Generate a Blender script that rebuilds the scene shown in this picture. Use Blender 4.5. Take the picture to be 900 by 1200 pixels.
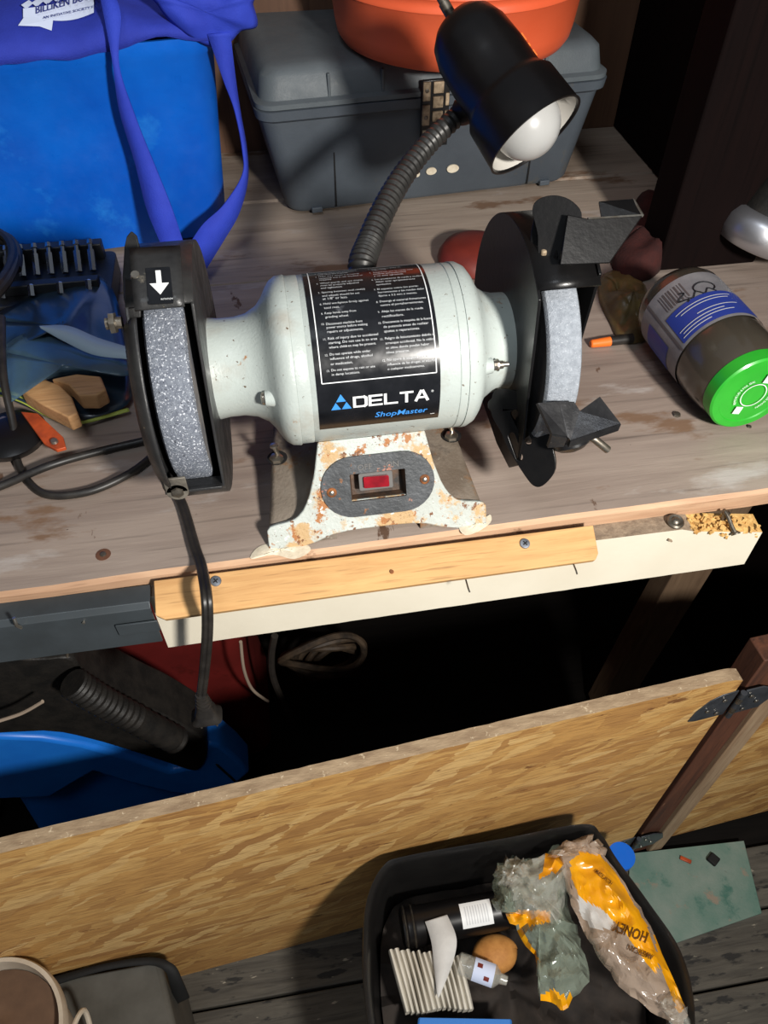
import bpy, bmesh, math, random
from mathutils import Vector, Matrix, noise, geometry
R = math.radians
random.seed(7)
S = bpy.context.scene
for o in list(bpy.data.objects):
    bpy.data.objects.remove(o)
C = S.collection

# ------------------------------------------------------------------ camera
FPX, PITCH, YAW, CH = 900.0, R(48.4), R(9.0), 0.42
fw = Vector((math.sin(YAW)*math.cos(PITCH), math.cos(YAW)*math.cos(PITCH), -math.sin(PITCH)))
rt = Vector((math.cos(YAW), -math.sin(YAW), 0))
up = rt.cross(fw)
cam_d = bpy.data.cameras.new('camera')
cam = bpy.data.objects.new('camera', cam_d)
C.objects.link(cam)
cam.matrix_world = Matrix(((rt.x, up.x, -fw.x, 0), (rt.y, up.y, -fw.y, 0), (rt.z, up.z, -fw.z, CH), (0, 0, 0, 1)))
cam_d.sensor_width = 36
cam_d.lens = FPX/1200*36
cam_d.clip_start = 0.01
S.camera = cam
# ------------------------------------------------------------------ world, lamps, exposure
S.view_settings.view_transform = 'Standard'
S.view_settings.look = 'None'
S.view_settings.gamma = 1
S.view_settings.use_curve_mapping = False
S.view_settings.exposure = 0.0
w = bpy.data.worlds.new('world')
S.world = w
w.use_nodes = True
w.node_tree.nodes['Background'].inputs[0].default_value = (0.80, 0.88, 1.0, 1)
w.node_tree.nodes['Background'].inputs[1].default_value = 0.19

def lamp(name, loc, target, power, size, col):
    d = bpy.data.lights.new(name, 'AREA')
    d.shape = 'DISK'
    d.size = size
    d.energy = power
    d.color = col
    o = bpy.data.objects.new(name, d)
    C.objects.link(o)
    o.location = loc
    o.rotation_euler = (Vector(target)-Vector(loc)).to_track_quat('-Z', 'Y').to_euler()
    return o
lamp('work_light', (0.36, -0.40, 0.58), (0.10, 0.50, -0.10), 18.5, 0.10, (1.0, 0.96, 0.90))
lamp('ceiling_light', (-0.3, -0.3, 1.9), (0.0, 0.5, 0.0), 6.0, 0.6, (0.86, 0.93, 1.0))


# ------------------------------------------------------------------ ray helpers: where a sight line meets a plane of the place
def ray(px, py):
    return fw + rt*((px-450)/FPX) - up*((py-600)/FPX)

def atz(px, py, z=0.0):
    d = ray(px, py)
    return Vector((0, 0, CH)) + d*((z-CH)/d.z)

def aty(px, py, y):
    d = ray(px, py)
    return Vector((0, 0, CH)) + d*(y/d.y)

# ------------------------------------------------------------------ materials
def ramp(nt, src, a, b, interp='LINEAR'):
    n = nt.nodes.new('ShaderNodeMapRange')
    n.inputs['From Min'].default_value = a
    n.inputs['From Max'].default_value = b
    n.clamp = True
    nt.links.new(src, n.inputs['Value'])
    return n.outputs['Result']

def mix(nt, fac, a, b, mode='MIX'):
    n = nt.nodes.new('ShaderNodeMix')
    n.data_type = 'RGBA'
    n.blend_type = mode
    for sock, val in ((n.inputs[0], fac), (n.inputs[6], a), (n.inputs[7], b)):
        if hasattr(val, 'links') or isinstance(val, bpy.types.NodeSocket):
            nt.links.new(val, sock)
        elif isinstance(val, (int, float)):
            sock.default_value = val
        else:
            sock.default_value = (*val, 1) if len(val) == 3 else val
    return n.outputs[2]

def srgb(r, g, b):
    f = lambda c: (c/255/12.92) if c/255 <= 0.04045 else ((c/255+0.055)/1.055)**2.4
    return (f(r), f(g), f(b))

def tex_noise(nt, vec, scale, detail=5, rough=0.6, dist=0.0):
    n = nt.nodes.new('ShaderNodeTexNoise')
    n.inputs['Scale'].default_value = scale
    n.inputs['Detail'].default_value = detail
    n.inputs['Roughness'].default_value = rough
    n.inputs['Distortion'].default_value = dist
    nt.links.new(vec, n.inputs['Vector'])
    return n.outputs['Fac']

def coords(nt, stretch=(1, 1, 1), off=(0, 0, 0), rot=(0, 0, 0)):
    tc = nt.nodes.new('ShaderNodeTexCoord')
    mp = nt.nodes.new('ShaderNodeMapping')
    mp.inputs['Scale'].default_value = stretch
    mp.inputs['Location'].default_value = off
    mp.inputs['Rotation'].default_value = rot
    nt.links.new(tc.outputs['Object'], mp.inputs['Vector'])
    return mp.outputs[0]

MATS = {}
def pm(name, base, rough=0.5, metal=0.0, var=None, vscale=20, stretch=(1, 1, 1), spots=(), bump=0.0, bscale=300,
       trans=0.0, alpha=1.0, coat=0.0, rvar=0.0, emit=0.0, ior=1.45, off=(0, 0, 0), spec=0.5):
    m = bpy.data.materials.new(name)
    m.use_nodes = True
    nt = m.node_tree
    b = nt.nodes['Principled BSDF']
    v = coords(nt, stretch, off)
    col = base
    if var:
        col = mix(nt, ramp(nt, tex_noise(nt, v, vscale), 0.35, 0.65), base, var)
    for i, sp in enumerate(spots):            # (colour, scale, threshold, softness)
        v2 = coords(nt, sp[4] if len(sp) > 4 else (1, 1, 1), (i*3.1+off[0], i*1.7+off[1], off[2]))
        f = ramp(nt, tex_noise(nt, v2, sp[1], 6, 0.65), sp[2], sp[2]+sp[3])
        col = mix(nt, f, col, sp[0])
    if isinstance(col, tuple):
        b.inputs['Base Color'].default_value = (*col, 1)
    else:
        nt.links.new(col, b.inputs['Base Color'])
    b.inputs['Roughness'].default_value = rough
    if rvar:
        r = nt.nodes.new('ShaderNodeMapRange')
        nt.links.new(tex_noise(nt, coords(nt), 60), r.inputs['Value'])
        r.inputs['From Min'].default_value = 0.3
        r.inputs['From Max'].default_value = 0.7
        r.inputs['To Min'].default_value = max(0.05, rough-rvar)
        r.inputs['To Max'].default_value = min(1, rough+rvar)
        nt.links.new(r.outputs['Result'], b.inputs['Roughness'])
    b.inputs['Metallic'].default_value = metal
    b.inputs['IOR'].default_value = ior
    b.inputs['Specular IOR Level'].default_value = spec
    b.inputs['Transmission Weight'].default_value = trans
    b.inputs['Alpha'].default_value = alpha
    b.inputs['Coat Weight'].default_value = coat
    b.inputs['Coat Roughness'].default_value = 0.15
    if bump:
        bp = nt.nodes.new('ShaderNodeBump')
        bp.inputs['Strength'].default_value = bump
        bp.inputs['Distance'].default_value = 0.001
        nt.links.new(tex_noise(nt, v, bscale, 4), bp.inputs['Height'])
        nt.links.new(bp.outputs[0], b.inputs['Normal'])
    MATS[name] = m
    return m

def wood(name, light, dark, grain=90, along='X', off=(0, 0, 0), rough=0.75, stains=(), knots=True, bump=0.6, amount=(0.30, 0.72)):
    m = bpy.data.materials.new(name)
    m.use_nodes = True
    nt = m.node_tree
    b = nt.nodes['Principled BSDF']
    st = {'X': (0.09, 1, 1), 'Y': (1, 0.09, 1), 'Z': (1, 1, 0.09)}[along]
    v = coords(nt, st, off)
    g1 = tex_noise(nt, v, grain, 6, 0.65, 0.6)
    v3 = coords(nt, tuple(s*0.5 if s < 1 else 1 for s in st), (off[0]+5, off[1], off[2]))
    g2 = tex_noise(nt, v3, grain*4, 3, 0.5)
    big = tex_noise(nt, coords(nt, tuple(max(s, 0.25) for s in st), off), grain*0.12, 3)
    col = mix(nt, ramp(nt, g1, amount[0], amount[1]), dark, light)
    col = mix(nt, ramp(nt, g2, 0.58, 0.82), col, tuple(c*0.55 for c in dark))
    col = mix(nt, ramp(nt, big, 0.35, 0.7), col, tuple(c*1.12 for c in light), 'MIX') if False else col
    dk = nt.nodes.new('ShaderNodeMix'); dk.data_type = 'RGBA'; dk.blend_type = 'MULTIPLY'
    nt.links.new(ramp(nt, big, 0.45, 0.75), dk.inputs[0]); nt.links.new(col, dk.inputs[6])
    dk.inputs[7].default_value = (0.72, 0.68, 0.66, 1)
    col = dk.outputs[2]
    for i, sp in enumerate(stains):
        vv = coords(nt, sp[4] if len(sp) > 4 else (1, 1, 1), (i*2.3+off[0]+1, i*4.7+off[1], 0))
        col = mix(nt, ramp(nt, tex_noise(nt, vv, sp[1], 6, 0.6), sp[2], sp[2]+sp[3]), col, sp[0])
    nt.links.new(col, b.inputs['Base Color'])
    b.inputs['Roughness'].default_value = rough
    if bump:
        bp = nt.nodes.new('ShaderNodeBump')
        bp.inputs['Strength'].default_value = bump
        bp.inputs['Distance'].default_value = 0.0012
        nt.links.new(g1, bp.inputs['Height'])
        nt.links.new(bp.outputs[0], b.inputs['Normal'])
    if name.startswith('dark'): b.inputs['Specular IOR Level'].default_value = 0.1
    MATS[name] = m
    return m

def osb(name):
    m = bpy.data.materials.new(name)
    m.use_nodes = True
    nt = m.node_tree
    b = nt.nodes['Principled BSDF']
    col = None
    hs = []
    warp = None
    for i, (sc, rz, stx) in enumerate(((24, 0.06, 0.20), (32, -0.18, 0.18), (28, 0.24, 0.22), (40, -0.04, 0.14), (40, 0.6, 0.30))):
        tc = nt.nodes.new('ShaderNodeTexCoord')
        nz = nt.nodes.new('ShaderNodeTexNoise'); nz.inputs['Scale'].default_value = 30; nz.inputs['Detail'].default_value = 4
        nt.links.new(tc.outputs['Object'], nz.inputs['Vector'])
        ad = nt.nodes.new('ShaderNodeVectorMath'); ad.operation = 'MULTIPLY_ADD'
        nt.links.new(nz.outputs['Color'], ad.inputs[0]); ad.inputs[1].default_value = (0.06, 0.0, 0.008)
        nt.links.new(tc.outputs['Object'], ad.inputs[2])
        mp = nt.nodes.new('ShaderNodeMapping')
        mp.inputs['Rotation'].default_value = (0, rz, 0)
        mp.inputs['Location'].default_value = (i*1.3, i*0.01, i*0.7)
        nt.links.new(ad.outputs[0], mp.inputs['Vector'])
        mp2 = nt.nodes.new('ShaderNodeMapping')
        mp2.inputs['Scale'].default_value = (stx, 0.3, 1.5)
        nt.links.new(mp.outputs[0], mp2.inputs['Vector'])
        vo = nt.nodes.new('ShaderNodeTexVoronoi'); vo.inputs['Scale'].default_value = sc
        nt.links.new(mp2.outputs[0], vo.inputs['Vector'])
        cr = nt.nodes.new('ShaderNodeValToRGB')
        cr.color_ramp.elements[0].color = (*srgb(168, 122, 70), 1)
        cr.color_ramp.elements[1].color = (*srgb(220, 182, 120), 1)
        e = cr.color_ramp.elements.new(0.4); e.color = (*srgb(196, 148, 84), 1)
        e = cr.color_ramp.elements.new(0.7); e.color = (*srgb(208, 164, 98), 1)
        sp = nt.nodes.new('ShaderNodeSeparateColor'); nt.links.new(vo.outputs['Color'], sp.inputs[0])
        nt.links.new(sp.outputs[0], cr.inputs[0])
        hs.append(sp.outputs[1])
        col = cr.outputs[0] if col is None else mix(nt, ramp(nt, sp.outputs[2], 0.50, 0.56), col, cr.outputs[0])
    fine = tex_noise(nt, coords(nt, (0.1, 1, 1.2)), 260, 5)
    col = mix(nt, ramp(nt, fine, 0.45, 0.8), col, srgb(140, 96, 52))
    blot = tex_noise(nt, coords(nt, (0.45, 1, 1.3)), 34, 5, 0.7)
    col = mix(nt, ramp(nt, blot, 0.63, 0.68), col, srgb(126, 84, 46))
    nt.links.new(col, b.inputs['Base Color'])
    b.inputs['Roughness'].default_value = 0.62
    bp = nt.nodes.new('ShaderNodeBump'); bp.inputs['Strength'].default_value = 0.5; bp.inputs['Distance'].default_value = 0.0012
    ad = nt.nodes.new('ShaderNodeMath'); nt.links.new(hs[0], ad.inputs[0]); nt.links.new(fine, ad.inputs[1])
    nt.links.new(ad.outputs[0], bp.inputs['Height']); nt.links.new(bp.outputs[0], b.inputs['Normal'])
    MATS[name] = m
    return m

def film(name, tint, opac=0.35, rough=0.08):
    """thin clear plastic: see-through sheet with a glossy skin"""
    m = bpy.data.materials.new(name)
    m.use_nodes = True
    nt = m.node_tree
    b = nt.nodes['Principled BSDF']
    b.inputs['Base Color'].default_value = (*tint, 1)
    b.inputs['Roughness'].default_value = rough
    b.inputs['Specular IOR Level'].default_value = 0.9
    b.inputs['Alpha'].default_value = opac
    b.inputs['Coat Weight'].default_value = 1.0
    b.inputs['Coat Roughness'].default_value = 0.05
    bp = nt.nodes.new('ShaderNodeBump'); bp.inputs['Strength'].default_value = 0.9; bp.inputs['Distance'].default_value = 0.004
    nt.links.new(tex_noise(nt, coords(nt), 45, 3, 0.5, 1.0), bp.inputs['Height']); nt.links.new(bp.outputs[0], b.inputs['Normal'])
    MATS[name] = m
    return m

RUST, RUSTD = srgb(150, 92, 48), srgb(88, 56, 36)
pm('paint', srgb(178, 187, 183), 0.36, 0, srgb(166, 174, 170), 14, bump=0.25, bscale=500, coat=0.15,
   spots=((srgb(160, 160, 152), 18, 0.56, 0.14), (srgb(104, 92, 78), 260, 0.655, 0.02), (srgb(92, 76, 60), 120, 0.675, 0.02), (srgb(150, 108, 70), 46, 0.675, 0.04)))
pm('paint_rusty', srgb(186, 193, 188), 0.55, 0, srgb(168, 172, 165), 20, bump=0.6, bscale=400,
   spots=((srgb(182, 152, 110), 44, 0.52, 0.06), (srgb(160, 106, 60), 70, 0.565, 0.03), (srgb(112, 72, 44), 150, 0.60, 0.03), (srgb(96, 80, 64), 420, 0.64, 0.03), (srgb(222, 224, 216), 160, 0.62, 0.03)))
pm('paint_dirty', srgb(128, 118, 106), 0.6, 0, srgb(96, 84, 72), 24, bump=0.6, bscale=400,
   spots=((srgb(120, 84, 50), 40, 0.56, 0.10), (srgb(60, 54, 50), 26, 0.56, 0.12), (srgb(160, 152, 140), 130, 0.66, 0.02)))
pm('guard_worn', srgb(62, 62, 62), 0.38, 0.3, srgb(40, 40, 41), 30, bump=0.3, bscale=260, rvar=0.12,
   spots=((srgb(122, 116, 104), 24, 0.62, 0.05), (srgb(150, 138, 112), 60, 0.69, 0.02)))
pm('guard_edge', srgb(140, 134, 122), 0.5, 0.3, srgb(74, 70, 66), 60, bump=0.4)
pm('guard_black', srgb(13, 13, 14), 0.32, 0.0, srgb(20, 19, 19), 30, bump=0.15, bscale=200, coat=0.08, spec=0.35,
   spots=((srgb(90, 80, 70), 120, 0.74, 0.02),))
pm('guard_inside', srgb(12, 12, 12), 0.8)
pm('stone', srgb(122, 128, 138), 0.85, 0, srgb(100, 106, 118), 300, bump=1.0, bscale=900,
   spots=((srgb(208, 212, 220), 800, 0.575, 0.03), (srgb(72, 76, 86), 560, 0.60, 0.04)))
pm('stone_fine', srgb(150, 156, 164), 0.85, 0, srgb(128, 134, 142), 300, bump=0.8, bscale=1000,
   spots=((srgb(188, 192, 198), 900, 0.62, 0.04),))
pm('stone_side', srgb(26, 26, 27), 0.85, 0, srgb(34, 34, 36), 200, bump=0.4)
pm('stone_side_light', srgb(112, 108, 104), 0.8, 0, srgb(80, 80, 84), 80, bump=0.4)
pm('steel', srgb(190, 186, 176), 0.28, 0.9, srgb(150, 140, 126), 120)
pm('steel_dull', srgb(128, 122, 112), 0.42, 0.8, srgb(92, 84, 74), 200)
pm('rest_steel', srgb(62, 62, 63), 0.34, 0.5, srgb(40, 40, 42), 40, bump=0.4, bscale=160, rvar=0.1,
   spots=((srgb(120, 118, 114), 70, 0.68, 0.03),))
pm('sticker_black', srgb(17, 18, 21), 0.22, 0, srgb(24, 25, 29), 60, coat=0.4, rvar=0.1,
   spots=((srgb(92, 95, 100), 30, 0.665, 0.06, (0.7, 1, 1)), (srgb(170, 170, 166), 220, 0.735, 0.02)))
pm('print_white', srgb(228, 230, 230), 0.5)
pm('print_grey', srgb(196, 198, 200), 0.5)
pm('print_blue', srgb(62, 140, 218), 0.4)
pm('print_black', srgb(24, 24, 28), 0.5)
pm('switch_plate', srgb(74, 77, 80), 0.5, 0.2, srgb(56, 58, 60), 50, bump=0.5, bscale=300,
   spots=((srgb(150, 104, 88), 34, 0.635, 0.015), (srgb(120, 82, 54), 90, 0.64, 0.03), (srgb(170, 170, 166), 330, 0.70, 0.02)))
pm('switch_well', srgb(44, 40, 37), 0.6, 0, srgb(88, 64, 46), 90, bump=0.4)
pm('switch_frame', srgb(96, 94, 92), 0.45)
pm('rocker_red', srgb(150, 18, 32), 0.22, coat=0.6, var=srgb(110, 12, 24), vscale=100)
pm('rust', RUST, 0.8, 0.2, RUSTD, 200, bump=0.6)
pm('black_plastic', srgb(22, 22, 23), 0.35, 0, srgb(30, 30, 31), 40, bump=0.15)
pm('black_gloss', srgb(12, 11, 12), 0.34, 0, srgb(18, 16, 16), 30, coat=0.05, spec=0.4)
pm('black_matte', srgb(20, 20, 20), 0.75, bump=0.3)
pm('black_rubber', srgb(26, 25, 24), 0.5, 0, srgb(40, 37, 34), 60, bump=0.4)
pm('neck_grey', srgb(58, 57, 55), 0.4, 0.3, srgb(44, 43, 42), 60)
pm('cord_black', srgb(28, 26, 25), 0.42, 0, srgb(44, 41, 38), 80)
pm('bulb', srgb(176, 176, 174), 0.3, coat=0.5)
pm('shade_white', srgb(196, 192, 184), 0.45)
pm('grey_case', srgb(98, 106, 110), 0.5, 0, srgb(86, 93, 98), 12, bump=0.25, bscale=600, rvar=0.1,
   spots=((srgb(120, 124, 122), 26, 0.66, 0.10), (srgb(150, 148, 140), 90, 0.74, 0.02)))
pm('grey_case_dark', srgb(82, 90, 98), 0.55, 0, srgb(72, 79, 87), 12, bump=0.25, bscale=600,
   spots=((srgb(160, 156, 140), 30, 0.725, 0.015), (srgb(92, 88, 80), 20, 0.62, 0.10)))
pm('latch_cream', srgb(190, 170, 142), 0.6, 0.2, srgb(96, 80, 62), 90, bump=0.3)
pm('orange_plastic', srgb(232, 104, 66), 0.42, 0, srgb(226, 96, 58), 8, bump=0.1, spots=((srgb(240, 136, 100), 16, 0.66, 0.12, (0.4, 0.4, 3)),))
pm('blue_bin', srgb(14, 108, 218), 0.38, 0, srgb(8, 84, 190), 7, bump=0.15, bscale=400, rvar=0.12,
   spots=((srgb(36, 126, 220), 12, 0.60, 0.12), (srgb(120, 160, 210), 34, 0.69, 0.06, (1, 1, 0.35))))
pm('blue_cloth', srgb(44, 62, 178), 0.8, 0, srgb(36, 52, 160), 20, bump=0.5, bscale=900)
pm('blue_strap', srgb(46, 70, 196), 0.72, 0, srgb(38, 58, 178), 20, bump=0.6, bscale=1200)
pm('logo_white', srgb(202, 212, 236), 0.7)
pm('logo_ink', srgb(30, 40, 120), 0.7)
pm('red_plastic', srgb(118, 44, 34), 0.5, 0, srgb(98, 34, 28), 30, spots=((srgb(176, 84, 66), 60, 0.68, 0.05),))
pm('red_dark', srgb(112, 32, 29), 0.5, 0, srgb(92, 26, 23), 10, spots=((srgb(84, 24, 20), 22, 0.6, 0.1),))
pm('red_cloth', srgb(64, 24, 20), 0.9, 0, srgb(48, 18, 16), 60, bump=0.6)
pm('green_cap', srgb(46, 168, 46), 0.35, 0, srgb(40, 156, 42), 30, coat=0.2)
pm('jar_plastic', srgb(78, 72, 62), 0.18, 0, srgb(74, 66, 58), 20, trans=0.35, coat=0.5)
pm('jar_fill', srgb(74, 64, 54), 0.7, 0, srgb(100, 84, 66), 60)
pm('jar_label', srgb(128, 126, 128), 0.5, 0, srgb(108, 106, 110), 60)
pm('jar_blue', srgb(38, 56, 136), 0.5)
pm('jar_brown', srgb(84, 78, 78), 0.5)
pm('orange_tip', srgb(240, 116, 40), 0.45)
pm('brown_plastic', srgb(84, 70, 48), 0.35, 0, srgb(130, 110, 66), 30, bump=0.5, bscale=60)
pm('chrome', srgb(200, 200, 205), 0.36, 0.9)
pm('zip_film', srgb(96, 130, 152), 0.3, 0, srgb(78, 104, 120), 20, alpha=0.55, coat=0.7)
pm('zip_dark', srgb(44, 66, 84), 0.3, 0, srgb(34, 48, 60), 16, coat=0.6, bump=0.3, bscale=60)
pm('white_band', srgb(176, 196, 210), 0.4, coat=0.4)
pm('green_yellow', srgb(176, 190, 84), 0.5)
wood('block_wood', srgb(204, 160, 112), srgb(176, 130, 84), 120, bump=0.2)
pm('bits_steel', srgb(190, 194, 198), 0.25, 1.0)
pm('case_black', srgb(42, 44, 48), 0.45, 0, srgb(30, 32, 35), 40, bump=0.2)
pm('orange_metal', srgb(196, 84, 40), 0.45, 0.1, srgb(150, 62, 34), 60)
STN = ((srgb(118, 92, 72), 16, 0.60, 0.06, (0.5, 1.3, 1)), (srgb(172, 164, 158), 22, 0.60, 0.10, (0.35, 1, 1)), (srgb(66, 54, 48), 150, 0.71, 0.02), (srgb(92, 68, 52), 34, 0.66, 0.03, (1.3, 0.5, 1)))
wood('bench_wood', srgb(164, 149, 137), srgb(136, 121, 111), 48, off=(0.3, 0.2, 0), stains=STN)
wood('bench_wood_back', srgb(172, 156, 140), srgb(144, 128, 114), 60, off=(1.3, 4.2, 0), stains=STN[:2])
wood('bench_edge', srgb(206, 172, 140), srgb(176, 138, 108), 120, off=(2.3, 1.2, 0), bump=0.3, stains=((srgb(126, 96, 72), 40, 0.64, 0.05),))
wood('oak', srgb(208, 164, 108), srgb(182, 134, 82), 150, off=(4, 1, 0), bump=0.2, stains=((srgb(140, 120, 104), 40, 0.68, 0.08),), amount=(0.2, 0.6))
wood('brown_wood', srgb(110, 72, 50), srgb(78, 48, 34), 50, 'Z', bump=0.3)
wood('wall_wood', srgb(118, 86, 64), srgb(90, 64, 48), 40, 'Z', off=(3, 0, 0), bump=0.3)
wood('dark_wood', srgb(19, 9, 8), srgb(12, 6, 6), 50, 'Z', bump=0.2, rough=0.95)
wood('pale_batten', srgb(176, 152, 122), srgb(146, 118, 90), 90, 'Z', bump=0.3)
wood('post_wood', srgb(132, 108, 84), srgb(104, 82, 62), 80, 'Z', bump=0.3)
wood('floor_wood', srgb(100, 95, 85), srgb(58, 54, 48), 75, off=(7, 3, 0), bump=1.0, stains=((srgb(34, 32, 30), 50, 0.56, 0.05, (0.3, 1, 1)), (srgb(150, 142, 126), 120, 0.66, 0.04, (0.3, 1, 1))))
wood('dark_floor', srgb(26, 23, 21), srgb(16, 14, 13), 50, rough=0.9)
wood('stile_wood', srgb(110, 66, 44), srgb(66, 38, 26), 60, 'Z', bump=0.4, stains=((srgb(160, 112, 80), 60, 0.66, 0.04, (1, 1, 0.2)),))
pm('teal_paint', srgb(128, 142, 132), 0.6, 0, srgb(96, 126, 114), 14, bump=0.4,
   spots=((srgb(66, 108, 96), 26, 0.58, 0.10), (srgb(140, 128, 112), 26, 0.62, 0.06), (srgb(46, 40, 36), 60, 0.70, 0.03)))
pm('melamine', srgb(218, 211, 193), 0.5, 0, srgb(210, 202, 183), 9, bump=0.1, spots=((srgb(200, 186, 158), 90, 0.74, 0.03),))
pm('dusty_chip', srgb(148, 130, 110), 0.9, 0, srgb(118, 102, 86), 180, bump=0.8)
pm('chipboard', srgb(214, 176, 110), 0.9, 0, srgb(176, 132, 72), 250, bump=1.0)
pm('osb_edge', srgb(176, 152, 122), 0.85, 0, srgb(146, 122, 96), 120, stretch=(0.3, 1, 1), bump=1.0, bscale=260,
   spots=((srgb(206, 186, 156), 160, 0.62, 0.04),))
osb('osb_face')
pm('rail_grey', srgb(64, 70, 74), 0.42, 0.2, srgb(54, 59, 62), 30, rvar=0.1, spots=((srgb(150, 150, 150), 200, 0.75, 0.02),))
pm('hinge_grey', srgb(84, 88, 94), 0.4, 0.5, srgb(66, 70, 76), 60)
pm('screw_grey', srgb(130, 136, 144), 0.4, 0.5, srgb(96, 100, 108), 200)
pm('glue', srgb(226, 216, 194), 0.6, 0, srgb(196, 182, 158), 90, bump=0.4)
pm('tool_blue', srgb(36, 132, 236), 0.36, 0, srgb(30, 118, 222), 14, spots=((srgb(90, 140, 200), 50, 0.70, 0.05),))
pm('hose', srgb(88, 72, 56), 0.6, 0, srgb(44, 36, 29), 40)
pm('hose_dark', srgb(38, 34, 32), 0.6, 0, srgb(54, 48, 42), 40)
pm('cable_pale', srgb(170, 152, 134), 0.6)
pm('bin_black', srgb(30, 29, 28), 0.4, 0, srgb(22, 21, 21), 20, bump=0.3, bscale=60, coat=0.2)
pm('paper_white', srgb(206, 200, 186), 0.85, 0, srgb(192, 185, 170), 30, bump=0.2)
pm('tissue', srgb(206, 204, 200), 0.8, 0, srgb(186, 184, 180), 30, bump=0.4, bscale=90)
pm('bread', srgb(196, 138, 72), 0.7, 0, srgb(160, 104, 48), 50, bump=0.3)
pm('litter', srgb(52, 44, 38), 0.85, 0, srgb(34, 29, 26), 30, bump=0.6, bscale=60)
pm('blue_lid', srgb(52, 118, 196), 0.4)
pm('yellow_print', srgb(240, 172, 22), 0.28, 0, srgb(224, 148, 14), 20, coat=0.5)
pm('brown_ink', srgb(96, 58, 12), 0.5)
film('clear_film', srgb(214, 212, 200), 0.36)
film('clear_film_green', srgb(176, 190, 170), 0.40)
film('clear_film_pink', srgb(206, 182, 160), 0.55)
pm('cream_plastic', srgb(196, 184, 166), 0.45, 0, srgb(176, 162, 142), 30)
pm('box_grey', srgb(86, 84, 78), 0.8, 0, srgb(70, 68, 62), 16, bump=0.4, bscale=60)
pm('brown_card', srgb(104, 78, 58), 0.8, 0, srgb(84, 62, 46), 20)
M = MATS

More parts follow.
